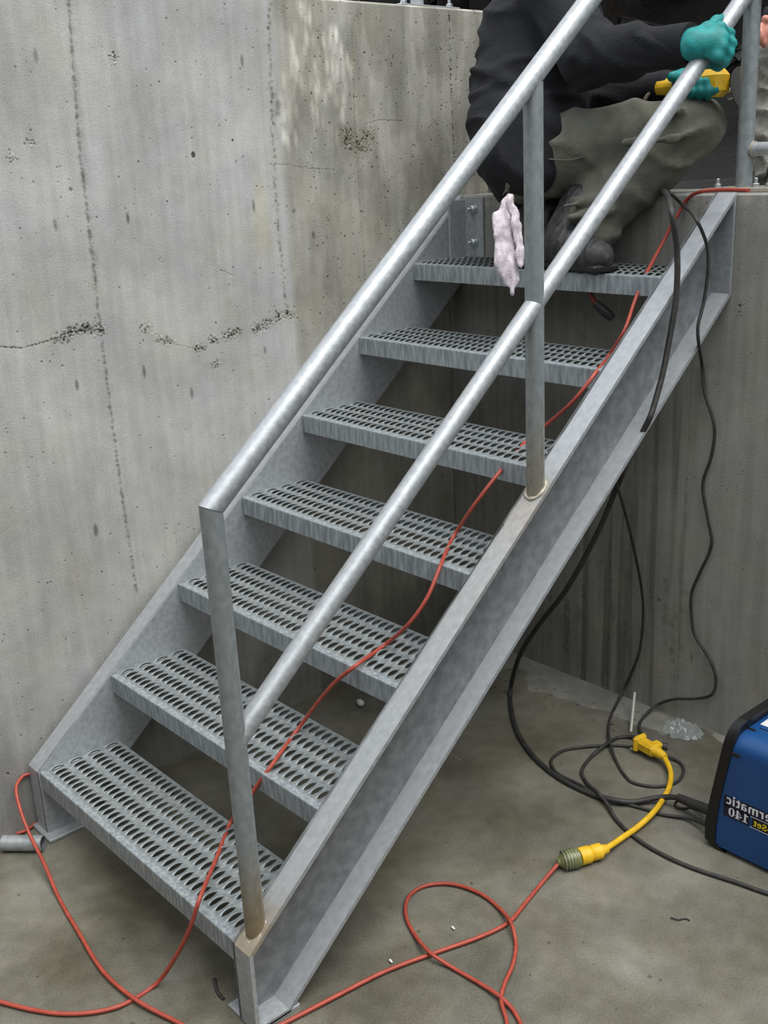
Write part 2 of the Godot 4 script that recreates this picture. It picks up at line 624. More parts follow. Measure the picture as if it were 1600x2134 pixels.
# ------------------------------------------------------------------ the setting
func left_wall_face() -> StandardMaterial3D:
	var t := Face.new(-1.9, 0.35, -0.24, 2.0, 560.0)
	t.rng.seed = 5
	concrete_base(t, 0.675, 0.012, 0.11, 0.06, 0.085, 100)
	# the bay right of the second joint is browner and darker
	var edge := [Vector2(-0.9968, 1.935), Vector2(-0.9688, 1.499), Vector2(-0.9722, 1.162), Vector2(-0.9983, 0.409)]
	var patch := layer(noise(FastNoiseLite.TYPE_SIMPLEX_SMOOTH, 0.012, 4, 77), t.w, t.h, 1.0, 3.0)
	for y in t.h:
		var b := t.b1 - y / t.per
		var top: Vector2 = edge[0]
		var z_edge := top.x - (top.y - b) * 0.004
		for x in t.w:
			var a := t.a0 + x / t.per
			var s := clampf((z_edge - a) / 0.02, 0.0, 1.0)
			var i := y * t.w + x
			var k := clampf((patch[i] / 255.0 - 0.52) * 6.0, 0.0, 1.0) * clampf((b - 1.05) / 0.5, 0.0, 1.0)
			var dark := clampf((0.44 - patch[i] / 255.0) * 7.0, 0.0, 1.0) * clampf((b - 0.7) / 0.5, 0.0, 1.0)
			t.L[i] += s * (-0.085 + k * 0.07 - dark * 0.05)
			t.T[i] += s * 0.016
			# towards the foot of the wall the face darkens: shade painted into the colour
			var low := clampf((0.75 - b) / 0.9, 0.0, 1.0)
			var foot_shade := clampf((0.12 - b + (patch[i] / 255.0 - 0.5) * 0.3) / 0.15, 0.0, 1.0)
			t.L[i] -= low * 0.07 + foot_shade * 0.09
	# joints of the form boards
	t.stroke([Vector2(-0.4003, 1.903), Vector2(-0.3811, 1.577), Vector2(-0.3792, 1.273), Vector2(-0.3766, 0.9743), Vector2(-0.3779, 0.7088), Vector2(-0.3867, 0.3669)], 0.006, -0.17, 0.0, -0.6, 0.0012, 0.05)
	t.stroke([Vector2(-0.404, 1.904), Vector2(-0.385, 1.577), Vector2(-0.3832, 1.273), Vector2(-0.3779, 1.176)], 0.014, -0.05, 0.0, 0.3, 0.003, 0.2)
	t.stroke([Vector2(-0.9935, 1.935), Vector2(-0.9801, 1.69), Vector2(-0.9695, 1.433), Vector2(-0.9737, 1.217), Vector2(-0.9786, 1.077)], 0.006, -0.17, 0.01, -0.4, 0.003, 0.15)
	t.stroke([Vector2(-1.287, 1.9), Vector2(-1.281, 1.624), Vector2(-1.284, 1.389), Vector2(-1.291, 1.128)], 0.003, -0.12, 0.02, -0.4, 0.0005, 0.25)
	t.stroke([Vector2(-1.287, 1.874), Vector2(-1.285, 1.757)], 0.003, 0.0, 0.06, 0.0, 0.001, 0.4)
	t.stroke([Vector2(-0.9968, 1.935), Vector2(-0.9948, 1.863)], 0.003, -0.05, 0.06, 0.0, 0.001, 0.3)
	t.stroke([Vector2(-1.689, 1.945), Vector2(-1.69, 1.721), Vector2(-1.698, 1.457)], 0.004, -0.28, 0.0, -0.9, 0.001, 0.55, 2.0)
	# pits and tie holes
	t.comb(Vector2(-0.5025, 1.782), 0.014, 0.018, 26)
	t.spot(Vector2(-0.2983, 1.776), 0.007, -0.14, 0.0, -0.6, 0.022)
	t.spot(Vector2(-0.8903, 1.777), 0.006, -0.20, 0.0, -0.8, 0.020)
	t.spot(Vector2(-0.708, 1.542), 0.007, -0.40, 0.0, -1.2, 0.009, 2.0)
	t.spot(Vector2(-0.8379, 1.576), 0.004, -0.35, 0.0, -1.0, 0.0, 2.0)
	t.comb(Vector2(-0.2591, 1.591), 0.016, 0.03, 18)
	t.comb(Vector2(-0.2029, 1.546), 0.020, 0.012, 14)
	t.spot(Vector2(-0.344, 1.471), 0.006, -0.25, 0.0, -0.8)
	t.spot(Vector2(-0.4925, 1.391), 0.006, -0.25, 0.0, -0.9, 0.018)
	t.spot(Vector2(-0.2907, 1.387), 0.006, -0.18, 0.0, -0.8, 0.018)
	t.spot(Vector2(-0.8908, 1.398), 0.006, -0.22, 0.0, -0.9, 0.022)
	t.spot(Vector2(-0.2912, 0.9846), 0.007, -0.22, 0.0, -0.9, 0.018)
	t.spot(Vector2(-0.4891, 0.9887), 0.006, -0.22, 0.0, -0.9, 0.022)
	t.spot(Vector2(-0.6297, 0.9051), 0.007, -0.20, 0.0, -0.9, 0.020)
	t.spot(Vector2(-0.2893, 0.5865), 0.008, -0.22, 0.0, -0.9, 0.022)
	t.spot(Vector2(-0.8915, 0.9895), 0.006, -0.18, 0.0, -0.7, 0.014)
	t.spot(Vector2(-1.032, 1.376), 0.008, -0.14, 0.0, -0.6)
	t.spot(Vector2(-1.098, 1.303), 0.008, -0.16, 0.0, -0.7, 0.014)
	# pink and dark stains
	t.spot(Vector2(-0.9147, 1.37), 0.04, 0.0, 0.03, 0.0, 0.14)
	t.stroke([Vector2(-0.8906, 1.345), Vector2(-0.8798, 1.185)], 0.004, -0.07, 0.02, 0.0, 0.003, 0.2)
	t.stroke([Vector2(-0.9879, 1.702), Vector2(-1.005, 1.614)], 0.014, -0.12, 0.01, 0.0, 0.008, 0.2)
	t.stroke([Vector2(-0.6011, 1.427), Vector2(-0.6405, 1.363)], 0.03, -0.03, -0.005, 0.0, 0.01, 0.2)
	# light scabs left by the form ply
	for p in [Vector2(-1.12, 1.868), Vector2(-1.205, 1.833), Vector2(-1.077, 1.754), Vector2(-1.213, 1.704), Vector2(-1.14, 1.677), Vector2(-1.03, 1.607), Vector2(-1.256, 1.796)]:
		for k in 16:
			t.spot(p + Vector2(t.rng.randfn(0, 0.02), t.rng.randfn(0, 0.05)), 0.010, 0.07, 0.004, 0.1, 0.03)
	# cold joint with honeycombing
	t.stroke([Vector2(-0.1042, 1.112), Vector2(-0.1579, 1.101), Vector2(-0.242, 1.11), Vector2(-0.2966, 1.125), Vector2(-0.3833, 1.116)], 0.003, -0.22, 0.0, -0.9, 0.001, 0.05, 1.6)
	for p in [Vector2(-0.2619, 1.112), Vector2(-0.2966, 1.125), Vector2(-0.3348, 1.129), Vector2(-0.3708, 1.115)]:
		t.comb(p, 0.026, 0.016, 60)
	for p in [Vector2(-0.5095, 1.103), Vector2(-0.5502, 1.074), Vector2(-0.5739, 1.059)]:
		t.comb(p, 0.020, 0.014, 24)
	for p in [Vector2(-0.6722, 1.028), Vector2(-0.717, 1.045), Vector2(-0.7664, 1.051), Vector2(-0.8, 1.058)]:
		t.comb(p, 0.022, 0.014, 46)
	for p in [Vector2(-0.8671, 1.056), Vector2(-0.9044, 1.069), Vector2(-0.9472, 1.081), Vector2(-0.9831, 1.088)]:
		t.comb(p, 0.024, 0.016, 46)
	t.comb(Vector2(-0.7176, 0.9762), 0.03, 0.010, 24, 0.004)
	t.stroke([Vector2(-0.5709, 1.059), Vector2(-0.6624, 1.025)], 0.002, -0.14, 0.0, -0.6, 0.001, 0.2)
	for p in [Vector2(-1.237, 1.584), Vector2(-1.267, 1.556), Vector2(-1.298, 1.542), Vector2(-1.326, 1.575)]:
		t.comb(p, 0.030, 0.024, 54)
	t.spot(Vector2(-1.268, 1.567), 0.09, -0.07, 0.0, -0.1, 0.07)
	t.stroke([Vector2(-0.9531, 1.509), Vector2(-1.021, 1.506), Vector2(-1.089, 1.494), Vector2(-1.197, 1.485)], 0.002, -0.20, 0.0, -0.8, 0.001, 0.35)
	t.stroke([Vector2(-1.322, 1.612), Vector2(-1.377, 1.623), Vector2(-1.476, 1.62)], 0.002, -0.18, 0.0, -0.8, 0.001, 0.1)
	t.stroke([Vector2(-0.7542, 1.238), Vector2(-0.8079, 1.213)], 0.002, -0.2, 0.0, -0.8, 0.001, 0.2)
	t.stroke([Vector2(-0.5772, 1.292), Vector2(-0.5775, 1.236)], 0.004, -0.1, 0.0, -0.5, 0.004, 0.4)
	t.holes(1500, Vector2(-1.88, -0.2), Vector2(0.3, 1.98), 0.0026, -0.3)
	t.holes(900, Vector2(-1.88, 1.0), Vector2(-1.1, 1.98), 0.003, -0.3)
	return t.finish(0.35, 0.85)

func back_wall_face() -> StandardMaterial3D:
	var t := Face.new(-0.1, 1.7, -0.24, 1.42, 520.0)
	t.rng.seed = 6
	concrete_base(t, 0.50, 0.020, 0.08, 0.07, 0.08, 200)
	# board marks and water runs
	var runs := layer(noise(FastNoiseLite.TYPE_SIMPLEX_SMOOTH, 0.035, 3, 207), t.w, t.h, 1.0, 26.0)
	for y in t.h:
		var b := t.b1 - y / t.per
		for x in t.w:
			var a := t.a0 + x / t.per
			var i := y * t.w + x
			var right := clampf((a - 0.72) / 0.2, 0.0, 1.0)  # brighter beyond the stair: the open light is put into the colour
			var wet := clampf((runs[i] / 255.0 - 0.50) * 5.0, 0.0, 1.0) * clampf((a - 0.40) / 0.08, 0.0, 1.0) * clampf((0.88 - a) / 0.05, 0.0, 1.0) * clampf((1.0 - b) / 0.3, 0.0, 1.0)
			t.L[i] += right * 0.075 - wet * 0.10
	for x in [0.02, 0.13, 0.30, 0.42, 0.60, 0.74, 0.86]:
		t.stroke([Vector2(x, -0.2), Vector2(x + 0.004, 1.38)], 0.003, -0.08, 0.0, -0.4, 0.0006, 0.2)
	for x in [0.05, 0.22, 0.36, 0.48, 0.66]:
		var top := t.rng.randf_range(0.5, 1.2)
		t.stroke([Vector2(x, top), Vector2(x, -0.16)], 0.016, -0.03, -0.002, 0.0, 0.008, 0.2)
	for p in [Vector2(0.5658, 0.1595), Vector2(0.614, 0.1073), Vector2(0.6587, 0.153), Vector2(0.7494, 0.1151), Vector2(0.808, 0.1644), Vector2(0.8366, 0.09407), Vector2(0.8675, 0.1508), Vector2(0.5003, 0.05679), Vector2(0.431, 0.01879)]:
		t.stroke([p + Vector2(0, 0.12), p + Vector2(0, -0.10)], 0.012, -0.055, 0.0, 0.0, 0.005, 0.25)
	t.stroke([Vector2(0.9972, 1.11), Vector2(0.9996, 1.072)], 0.004, -0.2, 0.0, -0.8, 0.002, 0.1)
	t.spot(Vector2(0.7841, 0.2047), 0.008, -0.15, 0.0, -0.6)
	t.spot(Vector2(0.9054, 0.05293), 0.006, -0.12, 0.0, -0.5, 0.02)
	t.stroke([Vector2(-0.1, LAND - 0.02), Vector2(1.7, LAND - 0.02)], 0.016, 0.05, 0.01, 0.2, 0.004, 0.3)
	t.holes(700, Vector2(-0.05, -0.2), Vector2(1.68, 1.4), 0.002)
	return t.finish(0.3, 0.85)

func floor_face() -> StandardMaterial3D:
	var t := Face.new(-0.6, 1.9, -1.7, 0.6, 520.0)
	t.rng.seed = 7
	concrete_base(t, 0.385, 0.032, 0.17, 0.0, 0.08, 300)
	var wet := layer(noise(FastNoiseLite.TYPE_SIMPLEX_SMOOTH, 0.006, 4, 303), t.w, t.h)
	for y in t.h:
		var z := t.b1 - y / t.per
		for x in t.w:
			var a := t.a0 + x / t.per
			var i := y * t.w + x
			# the dry strip along the foot of the back wall
			var rim := -1.50 + (wet[i] / 255.0 - 0.5) * 0.25 + clampf((0.55 - a) * 0.4, -0.1, 0.0)
			var dry := clampf((rim - z) / 0.02, 0.0, 1.0) * clampf((a - 0.05) / 0.3, 0.0, 1.0)
			t.L[i] += dry * (0.09 + clampf((a - 0.6) * 0.2, 0.0, 0.12))
			t.T[i] -= dry * 0.012
	# stones and scuffs
	for i in 30:
		var p := Vector2(t.rng.randf_range(0.25, 0.8), t.rng.randf_range(-1.62, -1.42))
		t.spot(p, 0.007, -0.14, 0.0, -0.4, 0.004, 1.6)
	for i in 60:
		t.spot(Vector2(t.rng.randf_range(0.0, 1.6), t.rng.randf_range(-1.5, 0.4)), t.rng.randf_range(0.002, 0.006), -0.12, 0.01, -0.3, 0.0, 1.4)
	t.holes(700, Vector2(-0.5, -1.65), Vector2(1.8, 0.5), 0.0022, -0.16)
	for p in [Vector2(0.4175, 0.01556), Vector2(0.4861, 0.1754), Vector2(0.5015, -0.1637)]:
		t.spot(p, 0.13, -0.05, 0.004, 0.0, 0.09)
	for p in [Vector2(0.686, 0.1028), Vector2(0.2187, 0.1593), Vector2(1.357, -0.7197), Vector2(1.263, -0.5862)]:
		t.spot(p, 0.14, 0.045, 0.0, 0.0, 0.10)
	t.spot(Vector2(0.8519, -0.9294), 0.012, 0.0, 0.05, 0.0, 0.004)
	t.spot(Vector2(0.6205, -1.482), 0.02, -0.03, 0.03, 0.0, 0.006)
	t.stroke([Vector2(0.06903, -0.907), Vector2(0.09699, -0.9735), Vector2(0.1187, -1.006)], 0.006, 0.06, 0.0, 0.1, 0.003, 0.2)
	t.stroke([Vector2(0.4964, -1.031), Vector2(0.5521, -1.028)], 0.005, 0.12, 0.01, 0.1, 0.002, 0.2)
	t.spot(Vector2(0.6404, -1.528), 0.012, 0.10, 0.0, 0.0, 0.007)
	return t.finish(0.25, 0.6)

# one flat piece with its texture laid by two coordinates
func panel(st: SurfaceTool, p: Array, out: Vector3, uv: Callable) -> void:
	for i in range(1, p.size() - 1):
		var a: Vector3 = p[0]
		var b: Vector3 = p[i]
		var c: Vector3 = p[i + 1]
		if (c - a).cross(b - a).dot(out) < 0.0:
			var t := b
			b = c
			c = t
		for q in [a, b, c]:
			st.set_uv(uv.call(q))
			st.add_vertex(q)

func slab(lo: Vector3, hi: Vector3, uv: Callable, bevel := 0.012) -> ArrayMesh:
	var st := begin()
	var tmp := begin()
	box(tmp, (lo + hi) * 0.5, hi - lo, bevel)
	var a := tmp.commit_to_arrays()
	var v: PackedVector3Array = a[Mesh.ARRAY_VERTEX]
	for q in v:
		st.set_uv(uv.call(q))
		st.add_vertex(q)
	return done(st)

func build_setting() -> void:
	var wall_uv := func(p: Vector3) -> Vector2:
		return Vector2((p.z + (p.x + 0.085) - -1.9) / 2.25, (2.0 - p.y) / 2.24)
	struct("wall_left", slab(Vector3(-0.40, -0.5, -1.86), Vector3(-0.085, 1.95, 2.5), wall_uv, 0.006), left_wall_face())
	var back_uv := func(p: Vector3) -> Vector2:
		return Vector2((p.x + 0.1) / 1.8, (1.42 - p.y + (p.z + 1.6525)) / 1.66)
	struct("wall_back", slab(Vector3(-0.084, -0.5, -1.95), Vector3(4.0, LAND, -1.6525), back_uv, 0.006), back_wall_face())
	# the floor falls a little towards the viewer
	var st := begin()
	var floor_uv := func(p: Vector3) -> Vector2:
		return Vector2((p.x + 0.6) / 2.5, (0.6 - p.z) / 2.3)
	var y := func(z: float) -> float: return -0.198 - 0.021 * z
	var c := [Vector3(-0.3, y.call(-1.8), -1.8), Vector3(4.0, y.call(-1.8), -1.8), Vector3(4.0, y.call(2.5), 2.5), Vector3(-0.3, y.call(2.5), 2.5)]
	panel(st, c, Vector3.UP, floor_uv)
	var d := []
	for p in c:
		d.append(p - Vector3(0, 0.25, 0))
	panel(st, d, Vector3.DOWN, floor_uv)
	for i in 4:
		panel(st, [c[i], c[(i + 1) % 4], d[(i + 1) % 4], d[i]], c[i] - Vector3(1.5, 0, 0.3), floor_uv)
	struct("floor", done(st), floor_face())
	# unseen walls added to keep low side light from under the stair
	struct("added_wall_right", slab(Vector3(3.4, -0.5, -1.65), Vector3(3.7, 1.95, 3.0), back_uv, 0.006), matte(Color(0.5, 0.49, 0.46), 0.9))
	struct("added_wall_front", slab(Vector3(-0.40, -0.5, 2.5), Vector3(3.4, 2.6, 2.8), back_uv, 0.006), matte(Color(0.5, 0.49, 0.46), 0.9))
	# the ground and the wooded bank behind
	var gs := begin()
	gs.set_smooth_group(1)
	var hill := noise(FastNoiseLite.TYPE_SIMPLEX_SMOOTH, 0.6, 3, 44)
	var gy := func(x: float, z: float) -> float:
		var back := maxf(-z - 3.4, 0.0)
		return 1.36 + back * 0.75 + hill.get_noise_2d(x, z) * minf(0.05 + back * 0.3, 0.5)
	for ix in 40:
		for iz in 30:
			var x0 := -10.0 + ix * 0.5
			var z0 := -1.90 - iz * 0.3
			var q := []
			for k in [[0, 0], [1, 0], [1, 1], [0, 1]]:
				var xx: float = x0 + k[0] * 0.5
				var zz: float = z0 - k[1] * 0.3
				q.append(Vector3(xx, gy.call(xx, zz), zz))
			face(gs, q, Vector3.UP)
	struct("ground", done(gs), M.soil)
	var spots := [[-4.6, -4.4], [-3.5, -5.4], [-2.55, -4.2], [-1.9, -5.7], [-1.35, -4.1], [-0.55, -5.3], [0.25, -4.3], [1.5, -5.2]]
	var named := ["dark conifer furthest left on the wooded bank", "dark conifer behind the bolted guard post on the left wall", "dark conifer behind the jacket of the crouching person", "slim dark conifer higher on the bank above the crouching person", "dark conifer with bare trunk between jacket and teal glove", "dark conifer behind the yellow grinder and landing post", "dark conifer behind the second person at right", "dark conifer furthest right on the wooded bank"]
	for i in spots.size():
		var p: Array = spots[i]
		conifer(Vector3(p[0], gy.call(p[0], p[1]) - 0.1, p[1]), rng.randf_range(5.0, 7.5), i, named[i])

func conifer(at: Vector3, tall: float, i: int, label: String) -> void:
	var t := thing("conifer", label, "tree", at, "dark conifers on the wooded bank")
	var r := tall * 0.018
	put("trunk", tube(line(Vector3.ZERO, Vector3(0, tall, 0), 4), [r, r * 0.8, r * 0.5, 0.02], 10), M.bark, t)
	var st := begin()
	var tw := begin()
	for k in 46:
		var h := 0.25 + (tall - 0.4) * k / 46.0
		var reach := (1.0 - h / tall) * tall * 0.13 + 0.3
		var a := k * 2.4 + i
		var dir := Vector3(cos(a), -0.28, sin(a))
		var tip := Vector3(0, h, 0) + dir * reach
		tube_into(tw, line(Vector3(0, h, 0), tip, 2), [0.014, 0.004], 5, false)
		var across := Vector3(-sin(a), 0, cos(a))
		for n in 40:
			var s := 0.12 + 0.88 * n / 40.0
			var base := Vector3(0, h, 0) + dir * reach * s
			var out := (across * (1.0 if n % 2 else -1.0) + dir * 0.6 + Vector3(0, rng.randf_range(-0.5, 0.1), 0)).normalized()
			var long := rng.randf_range(0.16, 0.34) * (1.15 - s * 0.6)
			var wide := dir * long * 0.24
			var top := Vector3(0, 0.012, 0)
			face(st, [base - wide * 0.3, base + out * long, base + wide], Vector3.UP)
			face(st, [base - wide * 0.3 - top, base + out * long, base + wide - top], Vector3.DOWN)
	put("branches", done(tw), M.bark, t)
	var f := put("needles", done(st), M.needles, t)
	f.set_meta("kind", "stuff")

# ------------------------------------------------------------------ the stair
func tread_sheet() -> ArrayMesh:
	var st := begin()
	st.set_smooth_group(1)
	var cols := 38
	var rows := 4
	var pitch := WIDE / cols
	var z_front := -0.017
	var deep := (0.2347 - 0.019) / rows
	var ring := 14
	for c in cols:
		for r in rows:
			var o := Vector3((c + 0.5) * pitch, 0, z_front - (r + 0.5) * deep)
			var rim := []
			var mid := []
			var edge := []
			for k in ring:
				var a := TAU * (k + 0.5) / ring
				var ca := cos(a)
				var sa := sin(a)
				var wz := sa * deep * 0.35
				var wx := signf(ca) * pow(absf(ca), 1.3) * pitch * (0.06 if ca > 0.0 else 0.17)
				var lift := 0.0062 * maxf(-ca, 0.0) - 0.003 * maxf(ca, 0.0)
				rim.append(o + Vector3(wx + wz * 0.10, lift, wz))
				var s := 1.0 / maxf(absf(ca), absf(sa))
				var e := Vector3(ca * s * pitch * 0.5, 0, sa * s * deep * 0.5)
				edge.append(o + e)
				mid.append(o + Vector3(wx * 1.0 + ca * pitch * 0.16, lift * 0.72 + 0.0008, wz * 1.0 + sa * deep * 0.05))
			for k in ring:
				var j := (k + 1) % ring
				face(st, [rim[k], rim[j], mid[j], mid[k]], Vector3.UP)
				face(st, [mid[k], mid[j], edge[j], edge[k]], Vector3.UP)
				var low := -0.003 - 0.011 * maxf(cos(TAU * (k + 0.5) / ring), 0.0)
				var low2 := -0.003 - 0.011 * maxf(cos(TAU * (j + 0.5) / ring), 0.0)
				face(st, [rim[k], rim[j], rim[j] + Vector3(0, low2, 0), rim[k] + Vector3(0, low, 0)], o - rim[k])
			for k in 4:
				# close the corners that the ring leaves open
				var sx := 1.0 if k < 2 else -1.0
				var sz := 1.0 if k % 2 else -1.0
				var cp := o + Vector3(sx * pitch * 0.5, 0, sz * deep * 0.5)
				for n in ring:
					var p: Vector3 = edge[n]
					var q: Vector3 = edge[(n + 1) % ring]
					var px := absf(p.x - cp.x) < 1e-5
					var qz := absf(q.z - cp.z) < 1e-5
					var pz := absf(p.z - cp.z) < 1e-5
					var qx := absf(q.x - cp.x) < 1e-5
					if (px and qz and not pz) or (pz and qx and not px):
						if p.distance_to(cp) < pitch and q.distance_to(cp) < pitch:
							face(st, [p, q, cp], Vector3.UP)
	return done(st)

func tread_nosing() -> ArrayMesh:
	var st := begin()
	var prof := PackedVector2Array([Vector2(-0.0175, 0.0005), Vector2(-0.003, 0.0005), Vector2(-0.0006, -0.001), Vector2(0, -0.004), Vector2(0, -0.050), Vector2(-0.012, -0.050), Vector2(-0.012, -0.047), Vector2(-0.003, -0.047), Vector2(-0.003, -0.0035), Vector2(-0.0175, -0.0025)])
	prism_x(st, prof, 0.001, WIDE - 0.001)
	return done(st)

func tread_back() -> ArrayMesh:
	var st := begin()
	prism_x(st, PackedVector2Array([Vector2(-0.2325, 0.0005), Vector2(-0.2347, -0.002), Vector2(-0.2347, -0.048), Vector2(-0.2317, -0.048), Vector2(-0.2317, -0.003)]), 0.001, WIDE - 0.001)
	return done(st)

func tread_end() -> ArrayMesh:
	return box_mesh(Vector3(0.006, 0.05, 0.21), 0.001)

func ring_bead(at: Vector3, r: float, thick: float, tilt: Vector3) -> ArrayMesh:
	var n := tilt.normalized()
	var u := n.cross(Vector3.RIGHT).normalized()
	var w := Vector3.RIGHT
	var path := PackedVector3Array()
	var radii := []
	for i in 33:
		var a := TAU * i / 32.0
		# where the pipe meets the sloping flange: an oval
		path.append(at + u * cos(a) * r * 1.28 + w * sin(a) * r)
		radii.append(thick * (1.0 + 0.25 * sin(i * 5.1)))
	return tube(path, radii, 8, false)

func build_stair() -> void:
	var s := thing("steel_staircase", "galvanised steel staircase with perforated treads and pipe handrail standing against the concrete walls", "staircase", Vector3(0.457, -0.2, 0.0))
	var off := -s.position
	var hold := func(o: MeshInstance3D) -> MeshInstance3D:
		o.position += off
		return o
	# stringers: channels with their flanges outwards, closed by plates at both ends
	var outline := PackedVector2Array([Vector2(0.004, 0.0), Vector2(-1.648, 1.387), Vector2(-1.648, 1.127), Vector2(-0.083, -0.192), Vector2(0.004, -0.192)])
	for right in [true, false]:
		var web := begin()
		var rim := begin()
		if right:
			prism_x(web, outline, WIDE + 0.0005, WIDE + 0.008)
			var rusty := func(z: float) -> Color:
				var near := exp(-pow((z + 0.02) / 0.05, 2.0)) * 0.8 + exp(-pow((z + 0.86) / 0.07, 2.0)) * 0.35 + exp(-pow((z + 0.70) / 0.16, 2.0)) * 0.15
				return Color.WHITE.lerp(Color(0.92, 0.70, 0.45), minf(near, 1.0))
			rim_x(rim, outline, 0.0095, WIDE, WIDE + FLANGE, rusty)
		else:
			prism_x(web, outline, -0.008, -0.0005)
			rim_x(rim, outline, 0.0095, -FLANGE, 0.0)
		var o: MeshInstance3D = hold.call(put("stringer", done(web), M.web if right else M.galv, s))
		o.set_meta("label", "stringer channel on the open side of the stair" if right else "stringer channel beside the concrete wall")
		put("flange", done(rim), M.galv, o)
		var plate := put("base_plate", box_mesh(Vector3(0.108, 0.011, 0.112), 0.002), M.galv, o)
		plate.position = Vector3(0.921, -0.1915, -0.053) if right else Vector3(-0.019, -0.1915, -0.04)
	# seven treads
	var sheet := tread_sheet()
	var nose := tread_nosing()
	var back := tread_back()
	var end := tread_end()
	for i in 7:
		var t := put("tread", sheet, M.grate, s, off + Vector3(0, i * RISE, -i * GO))
		put("nosing", nose, M.drip, t)
		put("rear_flange", back, M.drip, t)
		put("end_plate", end, M.galv, t, Vector3(0.004, -0.027, -0.118))
		put("end_plate", end, M.galv, t, Vector3(WIDE - 0.004, -0.027, -0.118))
	# pipes
	var plain := Color(1, 1, 1)
	var rust := Color(0.92, 0.66, 0.38)
	var m_rail := 0.8375
	var along := Vector3(0, m_rail, -1.0).normalized()
	var slope_n := Vector3(0, 1.0, SLOPE).normalized()
	var corner := Vector3(RAIL_X, 0.930, -0.028)
	var mitre := (Vector3.UP + along).normalized()
	var tint := []
	for i in 21:
		tint.append(rust.lerp(plain, smoothstep(0.0, 0.27, i / 20.0)))
	hold.call(put("post", pipe(Vector3(RAIL_X, 0.022, -0.036), corner, PIPE, slope_n, mitre, 28, 20, tint), M.post, s))
	var tint_b := []
	for i in 21:
		tint_b.append(rust.lerp(plain, 0.45 + 0.55 * smoothstep(0.0, 0.3, i / 20.0)))
	var on_top := corner + along * ((-0.895 + 0.028) / along.z)
	hold.call(put("post", pipe(Vector3(RAIL_X, 0.757, -0.902), on_top - Vector3(0, 0.012, 0), PIPE, slope_n, Vector3.UP, 28, 20, tint_b), M.post, s))
	hold.call(put("top_rail", pipe(corner, corner + along * 2.22, PIPE + 0.001, mitre, along), M.pipe, s))
	var mid_y := func(z: float) -> float: return 0.4335 - z * 0.8405
	var mid_at := func(z: float) -> Vector3: return Vector3(RAIL_X, mid_y.call(z), z)
	hold.call(put("middle_rail", pipe(mid_at.call(-0.036), mid_at.call(-0.895), PIPE, Vector3.BACK, Vector3.BACK), M.pipe, s))
	hold.call(put("middle_rail", pipe(mid_at.call(-0.897), mid_at.call(-1.725), PIPE, Vector3.BACK, Vector3.BACK), M.pipe, s))
	# welds
	var tilt := Vector3(0, 1.0, SLOPE)
	hold.call(put("weld_bead", ring_bead(Vector3(RAIL_X, 0.028, -0.036), PIPE + 0.002, 0.0045, tilt), M.weld, s))
	hold.call(put("weld_bead", ring_bead(Vector3(RAIL_X, 0.763, -0.902), PIPE + 0.002, 0.0045, tilt), M.weld, s))
	# the clip that bolts the wall-side stringer to the concrete
	var clip := begin()
	box(clip, Vector3(0.044, 1.275, -1.648), Vector3(0.088, 0.215, 0.009), 0.001)
	box(clip, Vector3(0.006, 1.275, -1.612), Vector3(0.010, 0.20, 0.078), 0.001)
	var cl: MeshInstance3D = hold.call(put("wall_clip", done(clip), M.galv, s))
	for yy in [1.345, 1.242]:
		put("bolt", bolt(Vector3(0, 0, 1), 0.011), M.zinc, cl, Vector3(0.05, yy, -1.643))

func build_railing() -> void:
	var s := thing("landing_railing", "galvanised guard railing bolted to the concrete landing at the head of the stair", "railing", Vector3(RAIL_X, LAND, -1.73))
	put("post", tube(line(Vector3(0, 0.01, 0), Vector3(0, 0.94, 0.012), 6), PIPE, 24), M.post, s)
	put("post", tube(line(Vector3(1.3, 0.01, 0), Vector3(1.3, 0.94, 0), 6), PIPE, 24), M.galv, s)
	for h in [[0.105, PIPE * 0.8], [0.52, PIPE], [0.94, PIPE]]:
		put("rail", tube(line(Vector3(0.01, h[0], 0), Vector3(1.3, h[0], 0), 4), float(h[1]), 24), M.galv, s)
	for x in [0.02, 1.3]:
		put("base_plate", box_mesh(Vector3(0.20, 0.012, 0.12), 0.002), M.weld, s, Vector3(x, 0.006, 0))
		for dx in [-0.075, 0.035, 0.075]:
			put("bolt", bolt(Vector3.UP, 0.009), M.zinc, s, Vector3(x + dx, 0.011, 0.035 if dx < 0.05 else 0.04))
	put("weld_bead", tube(line(Vector3(0.021, 0.105, 0), Vector3(0.027, 0.105, 0), 2), 0.02, 20), M.weld, s)

func build_wall_guard() -> void:
	var at := Vector3(-0.2, 1.95, -1.66)
	var s := thing("guard_rail", "steel guard rail posts bolted along the top of the tall left wall", "railing", at)
	for z in [0.0, 0.9]:
		put("base_plate", box_mesh(Vector3(0.13, 0.012, 0.26), 0.002), M.zinc, s, Vector3(0, 0.006, z))
		put("post", tube(line(Vector3(0, 0.01, z), Vector3(0, 1.0, z), 3), PIPE, 20), M.galv, s)
		for d in [-0.1, 0.1]:
			put("bolt", bolt(Vector3.UP, 0.010), M.zinc, s, Vector3(0.045, 0.011, z + d))
	put("rail", tube(line(Vector3(0, 1.0, -0.1), Vector3(0, 1.0, 1.0), 3), PIPE, 20), M.galv, s)
	put("rail", tube(line(Vector3(0, 0.5, -0.1), Vector3(0, 0.5, 1.0), 3), PIPE, 20), M.galv, s)

# ------------------------------------------------------------------ cords and cables
func cord(called: String, label: String, pts: Array, r: float, mat: Material, per := 7) -> MeshInstance3D:
	var p := spline(pts, per)
	var origin := p[0]
	for i in p.size():
		p[i] -= origin
	var o := put(called, tube(p, r, 9), mat, null, origin)
	tag(o, label, "cord" if called.ends_with("cord") else "cable")
	return o

